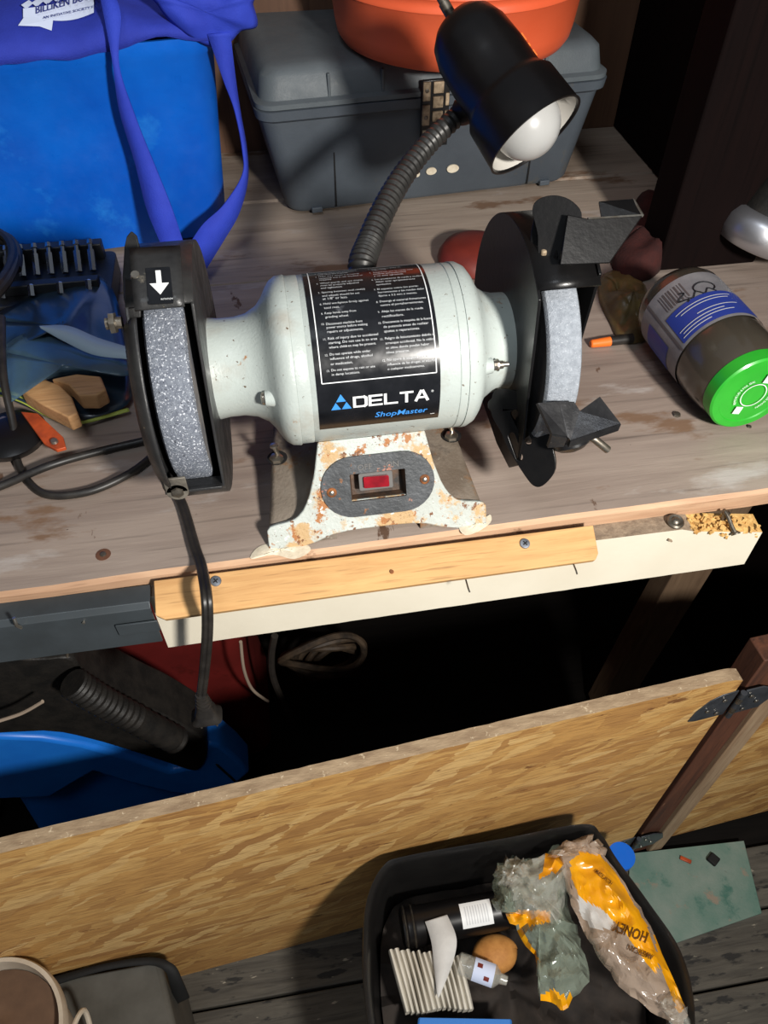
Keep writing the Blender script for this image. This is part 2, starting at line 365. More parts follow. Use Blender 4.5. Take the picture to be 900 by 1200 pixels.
# ------------------------------------------------------------------ mesh builder
class MB:
    def __init__(s):
        s.v, s.f, s.mi = [], [], []
    def add(s, vs, fs, mi=0):
        n = len(s.v)
        s.v += [Vector(v) for v in vs]
        s.f += [tuple(i+n for i in f) for f in fs]
        s.mi += [mi]*len(fs)
        return s
    def box(s, c, d, M3=None, mi=0, taper=1.0):
        c = Vector(c); vs = []
        for z in (-.5, .5):
            t = taper if z > 0 else 1
            for x, y in ((-.5, -.5), (.5, -.5), (.5, .5), (-.5, .5)):
                p = Vector((x*d[0]*t, y*d[1]*t, z*d[2]))
                vs.append(c + (M3 @ p if M3 else p))
        return s.add(vs, [(3, 2, 1, 0), (4, 5, 6, 7), (0, 1, 5, 4), (1, 2, 6, 5), (2, 3, 7, 6), (3, 0, 4, 7)], mi)
    def tube(s, path, r, seg=10, closed=False, mi=0, flat=1.0, n0=None):
        path = [Vector(p) for p in path]; n = len(path)
        rs = r if isinstance(r, (list, tuple)) else [r]*n
        T = []
        for i in range(n):
            a = path[(i-1) % n] if (closed or i) else path[0]
            b = path[(i+1) % n] if (closed or i < n-1) else path[-1]
            T.append((b-a).normalized())
        nrm = Vector(n0) if n0 else (Vector((0, 0, 1)) if abs(T[0].z) < .9 else Vector((1, 0, 0)))
        vs, fs = [], []
        for i in range(n):
            nrm = (nrm - T[i]*nrm.dot(T[i])).normalized()
            bn = T[i].cross(nrm)
            for k in range(seg):
                a = 2*math.pi*k/seg
                vs.append(path[i] + nrm*math.cos(a)*rs[i]*flat + bn*math.sin(a)*rs[i])
        m = n if closed else n-1
        for i in range(m):
            for k in range(seg):
                j = (i+1) % n
                fs.append((i*seg+k, i*seg+(k+1) % seg, j*seg+(k+1) % seg, j*seg+k))
        if not closed:
            fs.append(tuple(range(seg))[::-1]); fs.append(tuple((n-1)*seg+k for k in range(seg)))
        return s.add(vs, fs, mi)
    def lathe(s, prof, o, ax, seg=48, mi=0, a0=0, a1=360, ref=None, cap=True):
        """prof: (distance along ax, radius)"""
        o = Vector(o); ax = Vector(ax).normalized()
        ref = Vector(ref) if ref else (Vector((0, 0, 1)) if abs(ax.z) < .9 else Vector((1, 0, 0)))
        e1 = (ref-ax*ref.dot(ax)).normalized(); e2 = ax.cross(e1)
        full = abs(a1-a0) >= 360; n = seg if full else seg+1
        vs, fs = [], []
        for a, r in prof:
            for k in range(n):
                t = R(a0+(a1-a0)*k/seg)
                vs.append(o+ax*a+(e1*math.cos(t)+e2*math.sin(t))*r)
        for i in range(len(prof)-1):
            for k in range(seg):
                k2 = (k+1) % n
                fs.append((i*n+k, i*n+k2, (i+1)*n+k2, (i+1)*n+k))
        if full and cap:
            fs.append(tuple(range(n))[::-1]); fs.append(tuple((len(prof)-1)*n+k for k in range(n)))
        return s.add(vs, fs, mi)
    def prism(s, poly, o, ex, ey, th, mi=0, holes=()):
        """2D outline in axes ex, ey at o, thickness th along ex x ey (through tessellation, may have holes)"""
        o, ex, ey = Vector(o), Vector(ex).normalized(), Vector(ey).normalized()
        n = ex.cross(ey).normalized()
        loops = [list(poly)]+[list(h) for h in holes]
        flat = [p for l in loops for p in l]
        tris = geometry.tessellate_polygon([[Vector((p[0], p[1], 0)) for p in l] for l in loops])
        N = len(flat)
        vs = [o+ex*p[0]+ey*p[1] for p in flat]+[o+ex*p[0]+ey*p[1]+n*th for p in flat]
        fs = []
        for t in tris:
            a, b, c = [flat[i] for i in t]
            cr = (b[0]-a[0])*(c[1]-a[1])-(b[1]-a[1])*(c[0]-a[0])
            if cr < 0: t = t[::-1]
            fs.append(tuple(t)[::-1]); fs.append(tuple(i+N for i in t))
        k = 0
        for l in loops:
            m = len(l)
            for i in range(m):
                a, b = k+i, k+(i+1) % m
                fs.append((a, b, b+N, a+N))
            k += m
        return s.add(vs, fs, mi)
    def grid(s, fn, nu, nv, mi=0, wrap=False):
        vs = [fn(i/nu, j/nv) for j in range(nv+1) for i in range(nu+(0 if wrap else 1))]
        w_ = nu if wrap else nu+1
        fs = []
        for j in range(nv):
            for i in range(nu):
                i2 = (i+1) % w_
                fs.append((j*w_+i, j*w_+i2, (j+1)*w_+i2, (j+1)*w_+i))
        return s.add(vs, fs, mi)
    def loft(s, rings, mi=0, cap=True):
        n = len(rings[0]); vs = [p for r_ in rings for p in r_]; fs = []
        for j in range(len(rings)-1):
            for i in range(n):
                i2 = (i+1) % n
                fs.append((j*n+i, j*n+i2, (j+1)*n+i2, (j+1)*n+i))
        if cap:
            fs.append(tuple(range(n))[::-1]); fs.append(tuple((len(rings)-1)*n+i for i in range(n)))
        return s.add(vs, fs, mi)
    def build(s, name, mats, parent=None, bevel=0, seg=2, smooth=40, solid=0, sub=0, label=None, kind=None, recalc=True, offset=0):
        me = bpy.data.meshes.new(name)
        o0 = WLOC.get(parent.name, Vector((0, 0, 0))) if parent else Vector((0, 0, 0))
        me.from_pydata([v-o0 for v in s.v], [], s.f)
        if not isinstance(mats, (list, tuple)): mats = [mats]
        for m in mats: me.materials.append(M[m])
        for p, i in zip(me.polygons, s.mi): p.material_index = i
        if recalc:
            bm = bmesh.new(); bm.from_mesh(me)
            bmesh.ops.recalc_face_normals(bm, faces=bm.faces[:])
            bm.to_mesh(me); bm.free()
        if smooth:
            me.shade_smooth(); me.set_sharp_from_angle(angle=R(smooth))
        o = bpy.data.objects.new(name, me); C.objects.link(o)
        if parent: o.parent = parent
        WLOC[o.name] = o0
        if solid:
            md = o.modifiers.new('solid', 'SOLIDIFY'); md.thickness = solid; md.offset = offset
        if sub:
            md = o.modifiers.new('sub', 'SUBSURF'); md.levels = sub; md.render_levels = sub
        if bevel:
            md = o.modifiers.new('bevel', 'BEVEL'); md.width = bevel; md.segments = seg; md.limit_method = 'ANGLE'; md.angle_limit = R(35)
            md.harden_normals = False
        if label: o['label'] = label
        if kind: o['kind'] = kind
        return o
WLOC = {}

def thing(name, loc, label, cat, group=None):
    o = bpy.data.objects.new(name, None); C.objects.link(o)
    o.location = loc; o.empty_display_size = 0.02
    o['label'] = label; o['category'] = cat
    if group: o['group'] = group
    WLOC[o.name] = Vector(loc)
    return o

def tag(o, label, cat, group=None, kind=None):
    o['label'] = label; o['category'] = cat
    if group: o['group'] = group
    if kind: o['kind'] = kind
    return o

def recentre(o):
    """put the origin of a one-mesh thing at its base centre"""
    me = o.data
    xs = [v.co.x for v in me.vertices]; ys = [v.co.y for v in me.vertices]; zs = [v.co.z for v in me.vertices]
    c = Vector(((min(xs)+max(xs))/2, (min(ys)+max(ys))/2, min(zs)))
    me.transform(Matrix.Translation(-c)); o.location = c
    WLOC[o.name] = c
    return o

def rrect(w_, h, r, n=6, cx=0, cy=0):
    pts = []
    for sx, sy, a0 in ((1, 1, 0), (-1, 1, 90), (-1, -1, 180), (1, -1, 270)):
        for k in range(n+1):
            a = R(a0+90*k/n)
            pts.append((cx+sx*(w_/2-r)+r*math.cos(a), cy+sy*(h/2-r)+r*math.sin(a)))
    return pts

def smooth_path(pts, n=8):
    """Catmull-Rom through the points"""
    P = [Vector(p) for p in pts]; out = []
    for i in range(len(P)-1):
        p0, p1, p2, p3 = P[max(i-1, 0)], P[i], P[i+1], P[min(i+2, len(P)-1)]
        for k in range(n):
            t = k/n
            out.append(0.5*((2*p1)+(p2-p0)*t+(2*p0-5*p1+4*p2-p3)*t*t+(3*p1-p0-3*p2+p3)*t**3))
    out.append(P[-1])
    return out

def closed_path(pts, n=6):
    P = [Vector(p) for p in pts]; m = len(P); out = []
    for i in range(m):
        p0, p1, p2, p3 = P[(i-1) % m], P[i], P[(i+1) % m], P[(i+2) % m]
        for k in range(n):
            t = k/n
            out.append(0.5*((2*p1)+(p2-p0)*t+(2*p0-5*p1+4*p2-p3)*t*t+(3*p1-p0-3*p2+p3)*t**3))
    return out

FONTCACHE = {}
def text2d(body, width=None, height=None, align='L', bold=0.0, res=2):
    """flat letter outlines as (2D verts, faces), scaled to a width or a cap height"""
    cu = bpy.data.curves.new('lettering_tmp', 'FONT')
    cu.body = body; cu.size = 1; cu.resolution_u = res; cu.offset = bold; cu.fill_mode = 'FRONT'
    ob = bpy.data.objects.new('lettering_tmp', cu); C.objects.link(ob)
    dg = bpy.context.evaluated_depsgraph_get()
    me = bpy.data.meshes.new_from_object(ob.evaluated_get(dg))
    vs = [(v.co.x, v.co.y) for v in me.vertices]; fs = [tuple(p.vertices) for p in me.polygons]
    bpy.data.objects.remove(ob); bpy.data.curves.remove(cu); bpy.data.meshes.remove(me)
    if not vs: return [], []
    x0, x1 = min(v[0] for v in vs), max(v[0] for v in vs); y0, y1 = min(v[1] for v in vs), max(v[1] for v in vs)
    sx = (width/(x1-x0)) if width else None; sy = (height/(y1-y0)) if height else None
    sx = sx or sy; sy = sy or sx
    sh = {'L': 0, 'C': -(x1-x0)/2*sx, 'R': -(x1-x0)*sx}[align]
    return [((x-x0)*sx+sh, (y-y0)*sy) for x, y in vs], fs

# =================================================================== THE SETTING
def struct(name, mb, mat, **k):
    o = mb.build(name, mat, None, **k); o['kind'] = 'structure'; return o

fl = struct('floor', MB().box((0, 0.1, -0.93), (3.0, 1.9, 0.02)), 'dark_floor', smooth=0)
# floor planks in front of the cabinet, each its own board
fr = 0.3
for i in range(9):
    y1 = 0.33-i*0.092; L = MB()
    L.box((-0.05, y1-0.0445, -0.91+random.uniform(-.0015, .0015)), (1.9 if i else 1.9, 0.088, 0.02))
    o = L.build('floor_plank', 'floor_wood', fl, bevel=0.002, smooth=0)
    o.data.transform(Matrix.Translation((0, 0, 0)))
struct('wall_back', MB().box((0.0, 1.01, 0.0), (2.4, 0.03, 1.86)), 'wall_wood', smooth=0)
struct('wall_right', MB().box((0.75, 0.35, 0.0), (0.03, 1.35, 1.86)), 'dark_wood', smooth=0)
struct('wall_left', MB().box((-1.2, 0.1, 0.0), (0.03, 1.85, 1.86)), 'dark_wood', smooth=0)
# dark stained post and cheek board at the right rear of the bench
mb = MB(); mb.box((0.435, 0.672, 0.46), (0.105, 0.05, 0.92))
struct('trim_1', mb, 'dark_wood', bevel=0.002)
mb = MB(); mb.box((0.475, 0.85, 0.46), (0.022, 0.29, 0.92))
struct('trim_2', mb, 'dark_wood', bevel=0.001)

# =================================================================== WORKBENCH
wb = thing('workbench', (0.0, 0.65, -0.9), 'weathered grey-brown wooden workbench carrying the bench grinder', 'workbench')
def plank(y0l, y0r, y1, mat, z=-0.0):
    mb = MB(); x0, x1 = -0.85, 0.60
    f = lambda x: y0l+(y0r-y0l)*(x+0.2)/0.55
    nx = 60; T = 0.020; ch = 0.0035
    rings = []
    for i in range(nx+1):
        x = x0+(x1-x0)*i/nx
        wob = 0.0012*noise.noise(Vector((x*14, 3+y0l*9, 0)))+0.0006*noise.noise(Vector((x*60, 1, 0)))
        y0 = f(x)+wob
        rings.append([(x, y0, z-T+.004), (x, y0, z-ch), (x, y0+ch*.7, z), (x, y1, z), (x, y1, z-T)])
    mb.loft(rings)
    # front chamfer and face get the raw wood colour
    for i, fc in enumerate(mb.f):
        if len(fc) == 4:
            ys = [mb.v[k].y for k in fc]
            if max(ys) < f(sum(mb.v[k].x for k in fc)/4)+0.008 and y0l < 0.5: mb.mi[i] = 1
    return mb.build('plank', [mat, 'bench_edge'], wb, smooth=30)
plank(0.336, 0.345, 0.690, 'bench_wood')
plank(0.694, 0.694, 0.858, 'bench_wood_back', -0.002)
plank(0.861, 0.861, 0.994, 'bench_wood_back', -0.001)
# bearer under the bench right post (seen through the opening) and legs
mb = MB(); a = aty(800, 672, 0.62); b = aty(745, 825, 0.62)
mb.box((a.x+0.0, 0.62, -0.46), (0.062, 0.04, 0.88), Matrix.Rotation(R(4), 3, 'Y'))
mb.build('leg', 'post_wood', wb, bevel=0.002, label='pale square leg under the bench')
MB().box((-0.6, 0.6, -0.46), (0.06, 0.06, 0.87)).build('leg', 'post_wood', wb, bevel=0.002)
# white melamine board on edge under the front of the bench
mb = MB()
def zb(x): return -0.079+(x+0.107)/(0.354+0.107)*(0.010)
xl, xr, yb, yf, zt = -0.112, 0.345, 0.3455, 0.3285, -0.0135
pts = []
nx = 46
for i in range(nx+1):
    x = xl+(xr-xl)*i/nx
    top = zt
    if x > 0.285: top = zt-0.004-(x-0.285)*0.20-0.0015*noise.noise(Vector((x*200, 0, 0)))
    pts.append([(x, yf, zb(x)+0.0006*noise.noise(Vector((x*90, 4, 0)))), (x, yf, top), (x, yb, top+ (0.002 if x > .285 else 0)), (x, yb, zb(x))])
mb.loft(pts)
for i, fc in enumerate(mb.f):
    c = sum((mb.v[k] for k in fc), Vector())/len(fc)
    if c.z > -0.03 and abs(mb.v[fc[0]].y-mb.v[fc[2]].y) > 0.01 and len(fc) == 4: mb.mi[i] = 2 if c.x > 0.285 else 1
    if len(fc) == 4 and c.x > 0.30 and c.y > 0.3286 and c.z > -0.045 and mb.mi[i] == 0: mb.mi[i] = 2
    if c.x > 0.34 and len(fc) > 4: mb.mi[i] = 0
mb.build('fascia_board', ['melamine', 'dusty_chip', 'chipboard'], wb, smooth=25, label='white melamine board on edge under the bench front')
# broken chips at the right end of the white board
mb = MB()
for k in range(90):
    x = random.uniform(0.285, 0.343); t = (x-0.285)/0.058
    c = Vector((x, random.uniform(0.3275, 0.341), -0.0155-t*0.013+random.uniform(-0.003-0.006*t, 0.003)))
    mb.box(c, (random.uniform(.003, .007), random.uniform(.0012, .002), random.uniform(.0008, .002)), Matrix.Rotation(random.uniform(-1, 1), 3, 'Z') @ Matrix.Rotation(random.uniform(-1, 1), 3, 'Y'))
mb.build('splintered_chips', 'chipboard', wb, smooth=0, kind='stuff')
# oak strip screwed on in front, tilted a little to the front
mb = MB()
ang = R(24); ey = Vector((0, -math.cos(ang), -math.sin(ang))); nz_ = Vector((0, -math.sin(ang), math.cos(ang)))
for i in range(1): pass
oL, oR = Vector((-0.106, 0.3325, -0.0015)), Vector((0.206, 0.3335, -0.0015))
ex = (oR-oL).normalized(); LL = (oR-oL).length
poly = [(0, 0), (LL, 0), (LL-0.001, -0.021), (LL-0.004, -0.0255), (0.006, -0.0275), (0.0, -0.024)]
mb.prism(poly, oL-nz_*0.0065, ex, -ey, 0.0065)
strip = mb.build('oak_strip', 'oak', wb, bevel=0.0006, label='varnished oak strip screwed along the bench front')
def screw(p, n, r, mat, parent, name='screw', slot='x'):
    n = Vector(n).normalized(); p = Vector(p)
    mb = MB(); mb.lathe([(-0.002, r*.6), (0, r), (r*.25, r*.92), (r*.34, r*.55)], p, n, 20)
    o = mb.build(name, [mat], parent, smooth=50)
    e1 = (Vector((1, 0, 0))-n*n.x).normalized(); e2 = n.cross(e1)
    if slot:
        d = MB()
        for a in (0.6, 2.17):
            u = e1*math.cos(a)+e2*math.sin(a); v = n.cross(u)
            d.box(p+n*r*.34, (r*1.0, r*.22, r*.12), Matrix((u, v, n)).transposed())
        d.build('slot', 'black_matte', o if parent is wb else parent, smooth=0) if parent is wb else d.build('screw_slot', 'black_matte', parent, smooth=0)
    return o
def on_oak(px, py):
    d = ray(px, py); o = Vector((0, 0, CH)); t = (oL-o).dot(nz_)/d.dot(nz_); return o+d*t
screw(on_oak(253, 681), nz_, 0.0038, 'screw_grey', wb)
screw(on_oak(615, 637), nz_, 0.0038, 'screw_grey', wb)
mb = MB(); mb.lathe([(0, .0016), (.0008, .0014)], on_oak(459, 670), nz_, 10); mb.build('nail_head', 'rust', wb)
for px, py in ((548, 687), (674, 666)):
    mb = MB(); p = aty(px, py, 0.3075); mb.tube([p+Vector((0, .006, 0)), p+Vector((0, -.002, 0)), p+Vector((0.001, -.003, -.003))], .0006, 6); mb.build('nail', 'steel_dull', wb)
# finishing nail / washer / bent screw on the ledge
p = atz(791, 612, -0.0125)
mb = MB(); mb.lathe([(0, .0062), (.0016, .0064), (.0028, .0052), (.0022, .0034), (.0034, .0026), (.0040, .001)], p, (0, -.15, 1), 24)
tag(recentre(mb.build('washer', 'steel_dull')), 'round domed metal washer lying on the dusty ledge', 'washer')
p = atz(858, 625, -0.022)
mb = MB(); hd = aty(852, 602, 0.338)
mb.tube(smooth_path([aty(846, 612, .337), aty(850, 600, .337), aty(858, 618, .329), aty(862, 625, .326)], 5), [.0016]*15+[.0016], 8)
mb.lathe([(-.002, .0014), (0, .0034), (.001, .0034)], aty(862, 625, .3262), (0.2, -1, -.6), 14)
mb.tube([aty(846, 612, .337), aty(856, 599, .338)], .0015, 8)
mb.build('bent_screw', 'steel_dull', wb, label='bent steel screw in the splintered board end')
for px, py in ((666, 613), (690, 609), (785, 633)):
    MB().box(atz(px, py, -.0128) if py < 620 else aty(px, py, .3275), (.004, .0022, .0012), Matrix.Rotation(.6, 3, 'Y')).build('wood_chip', 'dusty_chip', wb, smooth=0)
# knot screw in the bench top
p = atz(121, 650); mb = MB(); mb.lathe([(-.001, .0055), (.0003, .0052)], p, (0, 0, 1), 20); mb.build('knot', 'brown_wood', wb)
screw(p+Vector((0, 0, .0003)), (0, 0, 1), .0022, 'steel_dull', wb, slot=None)
# grey steel rail along the front left
rl = thing('metal_rail', (-0.3, 0.32, -0.05), 'dark grey folded metal rail along the bench front, left of the oak strip', 'rail')
mb = MB()
prof = [(0.336, -0.0095), (0.3215, -0.0095), (0.318, -0.013), (0.3165, -0.052), (0.318, -0.052), (0.3197, -0.014), (0.322, -0.0115), (0.336, -0.0115)]
xe = -0.1100
mb.loft([[(x, y, z) for y, z in prof] for x in (-0.75, -0.3, xe)])
mb.build('channel', 'rail_grey', rl, bevel=0.0004)
mb = MB(); mb.box((xe-0.012, 0.3155, -0.030), (0.028, 0.0015, 0.012)); mb.build('end_tab', 'rail_grey', rl, bevel=0.0004)
screw(aty(98, 730, 0.3165), (0, -1, 0), .0011, 'steel', rl, 'rivet', None)
mb = MB(); a = aty(20, 730, .314); mb.tube([a+Vector((0, .0, .006)), a+Vector((0, -.002, 0)), a+Vector((0.0, .001, -.007))], .0012, 8); mb.build('hook', 'steel', rl)
mb = MB(); a = aty(79, 765, .318); mb.tube([a+Vector((.001, .0, .010)), a, a+Vector((-0.002, .001, -.006))], .0011, 8); mb.tube([a+Vector((.001, .0, .010)), a+Vector((.001, .006, .020)), a+Vector((.001, .009, .034))], .0009, 6); mb.build('hook', 'steel', rl)

# =================================================================== BENCH GRINDER
AX, AZ = 0.415, 0.107
gr = thing('bench_grinder', (0.0515, 0.415, 0.0), 'grey bench grinder with two stone wheels and a rusty base', 'grinder')
# ---- base casting
def base_ring(t):
    z = t*0.058
    k = (1-t)**2.6
    hw = 0.0385+0.0*t+0.040*k
    cx = 0.0515+0.000
    yf_ = 0.3445+0.030*t
    yb_ = 0.478-0.022*t
    pts = []
    for px_, py_ in rrect(2*hw, yb_-yf_, 0.006+0.004*t, 5):
        pts.append(Vector((cx+px_, (yf_+yb_)/2+py_, z+0.0)))
    return pts
mb = MB()
n = 14
# front web: inclined flared face (a thick plate that follows the casting outline)
def face_pt(u, t, d=0.0):
    """u -1..1 across, t 0..1 up; d depth behind the face"""
    T_ = [(0, .0780), (.22, .0778), (.245, .0740), (.26, .0640), (.285, .0580), (.33, .0530), (.46, .0470), (.7, .0412), (1, .0365)]
    hw = .0365
    for (ta_, ha), (tb2, hb) in zip(T_, T_[1:]):
        if ta_ <= t <= tb2: hw = ha+(hb-ha)*(t-ta_)/(tb2-ta_)
    return Vector((0.0515+u*hw, 0.3445+0.034*t+d, 0.0005+t*0.066))
def front_outline():
    L = []
    TT = [0, .1, .2, .235, .25, .265, .285, .31, .36, .42, .5, .6, .7, .85, 1]
    for t in TT:
        L.append((1, t))
    for t in TT[::-1]:
        L.append((-1, t))
    # arched foot line from left to right
    for i in range(1, 14):
        u = -1+2*i/14
        L.append((u, 0.11*max(0.0, 1-(abs(u)/0.62)**4) if abs(u) < 0.62 else 0.0))
    return L
FO = front_outline()
fd = (Vector((0, 0.034, 0.066))).normalized()
fn = Vector((0, -fd.z, fd.y))       # outward normal of the slanted face
pts2 = []
for u, t in FO:
    p = face_pt(u, t); pts2.append((p.x-0.0515, (p-Vector((0.0515, 0.3445, 0.0005))).dot(fd)))
sw_c = None
def on_face(px, py, d=0.0):
    dd = ray(px, py); o = Vector((0, 0, CH)); P0 = Vector((0.0515, 0.3445, 0.0005))+fn*d
    t = (P0-o).dot(fn)/dd.dot(fn); return o+dd*t
cpl = on_face(443, 567)
c2 = (cpl.x-0.0515, (cpl-Vector((0.0515, 0.3445, 0.0005))).dot(fd))
well = [(c2[0]+x*1.0, c2[1]+y) for x, y in rrect(0.040, 0.020, 0.001, 2)]
mb.prism(pts2, Vector((0.0515, 0.3445, 0.0005))-fn*0.004, (1, 0, 0), fd, 0.004, holes=[well])
mb.build('base_front', 'paint_rusty', gr, bevel=0.0012, seg=2, label='grey painted front of the base, blistered with rust')
# body behind the front and the two bolt feet
mb = MB()
rings = []
for j in range(9):
    t = j/8; hw = 0.0345+0.018*(1-t)**3
    rings.append([Vector((0.0515+x, (0.359+0.028*t+0.475-0.02*t)/2+y, 0.0+t*0.062)) for x, y in rrect(2*hw, (0.475-0.02*t)-(0.359+0.028*t), 0.006, 4)])
mb.loft(rings)
mb.build('base_body', 'paint_dirty', gr)
for s_ in (-1, 1):
    mb = MB(); rings = []
    x_in, x_out = 0.0515+s_*0.030, 0.0515+s_*0.0775
    for j, (yy, h) in enumerate(((0.3482, 0.003), (0.3550, 0.0135), (0.372, 0.0175), (0.396, 0.022), (0.402, 0.0245), (0.410, 0.0255), (0.440, 0.026), (0.466, 0.026), (0.474, 0.022))):
        sh = -s_*0.012*max(0, (yy-0.35))/0.12*1.0
        xo = x_out+sh
        ring = [(x_in, yy, 0.0005), (xo+s_*0.001, yy, 0.0005), (xo, yy, h*0.55), (xo-s_*0.0022, yy, h-0.0015), (xo-s_*0.005, yy, h), (0.5*x_in+0.5*xo, yy, h+0.000), (0.75*x_in+0.25*xo, yy, min(h+0.006, max(h, (yy-.351)/.517))), (x_in, yy, min(h+0.022, max(h, (yy-.351)/.517)))]
        rings.append([Vector(p) for p in ring])
    mb.loft(rings)
    mb.build('foot', 'paint_dirty', gr, smooth=50, label='dirty %s bolt foot of the base' % ('left' if s_ < 0 else 'right'))
    bx = atz(325 if s_ < 0 else 529, 537 if s_ < 0 else 511, 0.026)
    mb = MB(); mb.lathe([(0, .0072), (.0006, .0074), (.0006, .0)], bx+Vector((0, 0, 0)), (0, 0, 1), 24); mb.build('bolt_hole', 'black_matte', gr, smooth=0)
    mb = MB()
    mb.lathe([(0, .0052), (.0028, .005), (.0034, .0035)], bx+Vector((-.0006, -.002, .0005)), (0, 0, 1), 6)
    mb.tube([bx+Vector((.001, .001, .001)), bx+Vector((-.0012, .0015, .011))], .0017, 10)
    mb.lathe([(0, .0030), (.0015, .0028), (.002, .0012)], bx+Vector((-.0012, .0015, .0105)), (-.1, .1, 1), 12)
    mb.build('mounting_bolt', 'steel', gr, smooth=35)
# ---- switch plate
def fpt(x, y, d=0.0):      # metres on the face around the switch centre
    return cpl+Vector((1, 0, 0))*x+fd*y+fn*d
def stadium(w_, h, n_=14):
    r = h/2; L = []
    for k in range(n_+1): a = R(-90+180*k/n_); L.append((w_/2-r+r*math.cos(a), r*math.sin(a)))
    for k in range(n_+1): a = R(90+180*k/n_); L.append((-w_/2+r+r*math.cos(a), r*math.sin(a)))
    return L
PW, PH = 0.0790, 0.0440
mb = MB(); mb.prism(stadium(PW, PH), fpt(0, 0, 0.0), (1, 0, 0), fd, 0.0016, holes=[rrect(0.0385, 0.0200, 0.0008, 2, 0.000, -0.0005)])
sp = mb.build('switch_plate', 'switch_plate', gr, smooth=20, label='dark rusted switch plate with rounded ends')
mb = MB()   # well: open box
W2, H2, D2 = 0.0192, 0.0100, 0.009
q = [fpt(x*W2, y*H2-.0005, 0.0012) for x, y in ((-1, -1), (1, -1), (1, 1), (-1, 1))]+[fpt(x*W2*.92, y*H2*.85-.0005, -D2) for x, y in ((-1, -1), (1, -1), (1, 1), (-1, 1))]
mb.add(q, [(0, 1, 5, 4), (1, 2, 6, 5), (2, 3, 7, 6), (3, 0, 4, 7), (4, 5, 6, 7)])
mb.build('switch_well', 'switch_well', sp, smooth=0, recalc=False)
mb = MB(); mb.prism(rrect(0.0235, 0.0125, 0.0012, 3, -0.0012, 0.0022), fpt(0, 0, -0.007), (1, 0, 0), fd, 0.0062); mb.build('switch_frame', 'switch_frame', sp, bevel=0.0005)
mb = MB(); mb.prism(rrect(0.0175, 0.0082, 0.0010, 3, -0.0012, 0.0022), fpt(0, 0, -0.001), (1, 0, 0), fd, 0.0030)
for v in mb.v:
    u = (v-fpt(0, 0)).x
    if (v-fpt(0, 0)).dot(fn) > 0.0005: v += fn*(u*0.10)
mb.build('rocker', 'rocker_red', sp, bevel=0.0006)
for sx in (-1, 1):
    p = fpt(sx*0.0325, -0.001*(-sx)-0.001, 0.0016)
    mb = MB(); mb.lathe([(0, .0036), (.0004, .0034), (.0008, .0026)], p, fn, 18); mb.build('plate_washer', 'rust', sp)
    mb = MB(); mb.lathe([(.0006, .0020), (.0016, .0016), (.002, .0006)], p, fn, 14); mb.build('plate_screw', 'steel', sp)
for tx, body in ((-0.0085, 'OFF'), (0.0105, 'ON')):
    vs, fs = text2d(body, height=0.0042, align='C', bold=0.01)
    mb = MB(); mb.add([fpt(x+tx, y+0.0118, 0.0019) for x, y in vs], fs); mb.build('switch_lettering', 'switch_frame', sp, smooth=0, solid=.0003)
# ---- motor body
O = (0, AX, AZ)
def hd_ring(prof, seg=72): mb = MB(); mb.lathe(prof, O, (1, 0, 0), seg); return mb
hd_ring([(0.0045, .0538), (0.0050, .0543), (0.0125, .0543), (0.0130, .0539), (0.0135, .0542), (0.1050, .0542), (0.1055, .0537), (0.1060, .0542), (0.1110, .0540), (0.1115, .0536)]).build('motor_housing', 'paint', gr)
hd_ring([(-0.0480, .0300), (-0.0478, .0330), (-0.040, .0318), (-0.030, .0318), (-0.022, .0335), (-0.0150, .0375), (-0.0110, .0425), (-0.0080, .0480), (-0.0050, .0520), (-0.0010, .0546), (0.0040, .0552), (0.0048, .0548), (0.0049, .0535)]).build('end_bell', 'paint', gr)
hd_ring([(0.1112, .0535), (0.1113, .0546), (0.1150, .0544), (0.1195, .0520), (0.1225, .0480), (0.1250, .0430), (0.1285, .0375), (0.1340, .0340), (0.1400, .0325), (0.1480, .0322), (0.1482, .0300)]).build('end_bell', 'paint', gr)
def cylp(x, th, r=0.0545): return Vector((x, AX-r*math.sin(R(th)), AZ+r*math.cos(R(th))))
# bell screws in scalloped bosses
for x, th, s_ in ((0.1265, 74, 1), (-0.0125, 84, -1)):
    r0 = 0.040
    p = cylp(x, th, r0); mb = MB()
    mb.lathe([(-.012, .0075), (0.000, .0055), (.0035, .0048)], p-Vector((s_*.001, 0, 0)), (s_*1, 0, 0), 20); mb.build('screw_boss', 'paint', gr)
    mb = MB(); mb.lathe([(.0032, .0034), (.0052, .0034), (.0053, .0040), (.0064, .0040), (.0066, .0028), (.0095, .0026), (.0096, .0017), (.0130, .0016)] if s_ > 0 else [(.0030, .0042), (.0045, .0040), (.0052, .0026)], p, (s_, 0, 0), 12)
    mb.build('bell_screw', 'steel', gr, smooth=30)
# ---- warning label wrapped round the housing
LX0, LX1 = 0.0165, 0.0925
def lab(x, th, d=0.0004): return cylp(x, th, 0.0542+d)
mb = MB(); mb.grid(lambda u, v: lab(LX0+(LX1-LX0)*u, -28+(106+28)*v), 4, 60)
lb = mb.build('warning_label', 'sticker_black', gr, smooth=60, recalc=False, label='black printed warning label wrapped over the motor')
def lab_text(body, x, th, mats, name, width=None, height=None, align='L', bold=0.0, shear=0.0, d=0.0008, mbx=None):
    vs, fs = text2d(body, width, height, align, bold)
    arc = 1/0.0545
    m = mbx or MB()
    m.add([lab(x+a+b*shear, th-math.degrees(b*arc), d) for a, b in vs], fs)
    if mbx is None: m.build(name, mats, lb, smooth=0, recalc=False)
def lab_line(x0, t0, x1, t1, wd, m):
    nn = 24
    if abs(t1-t0) < .01: m.grid(lambda u, v: lab(x0+(x1-x0)*u, t0+math.degrees(wd/0.0545)*(v-.5), .0008), nn, 1)
    else: m.grid(lambda u, v: lab(x0+wd*(u-.5), t0+(t1-t0)*v, .0008), 1, nn)
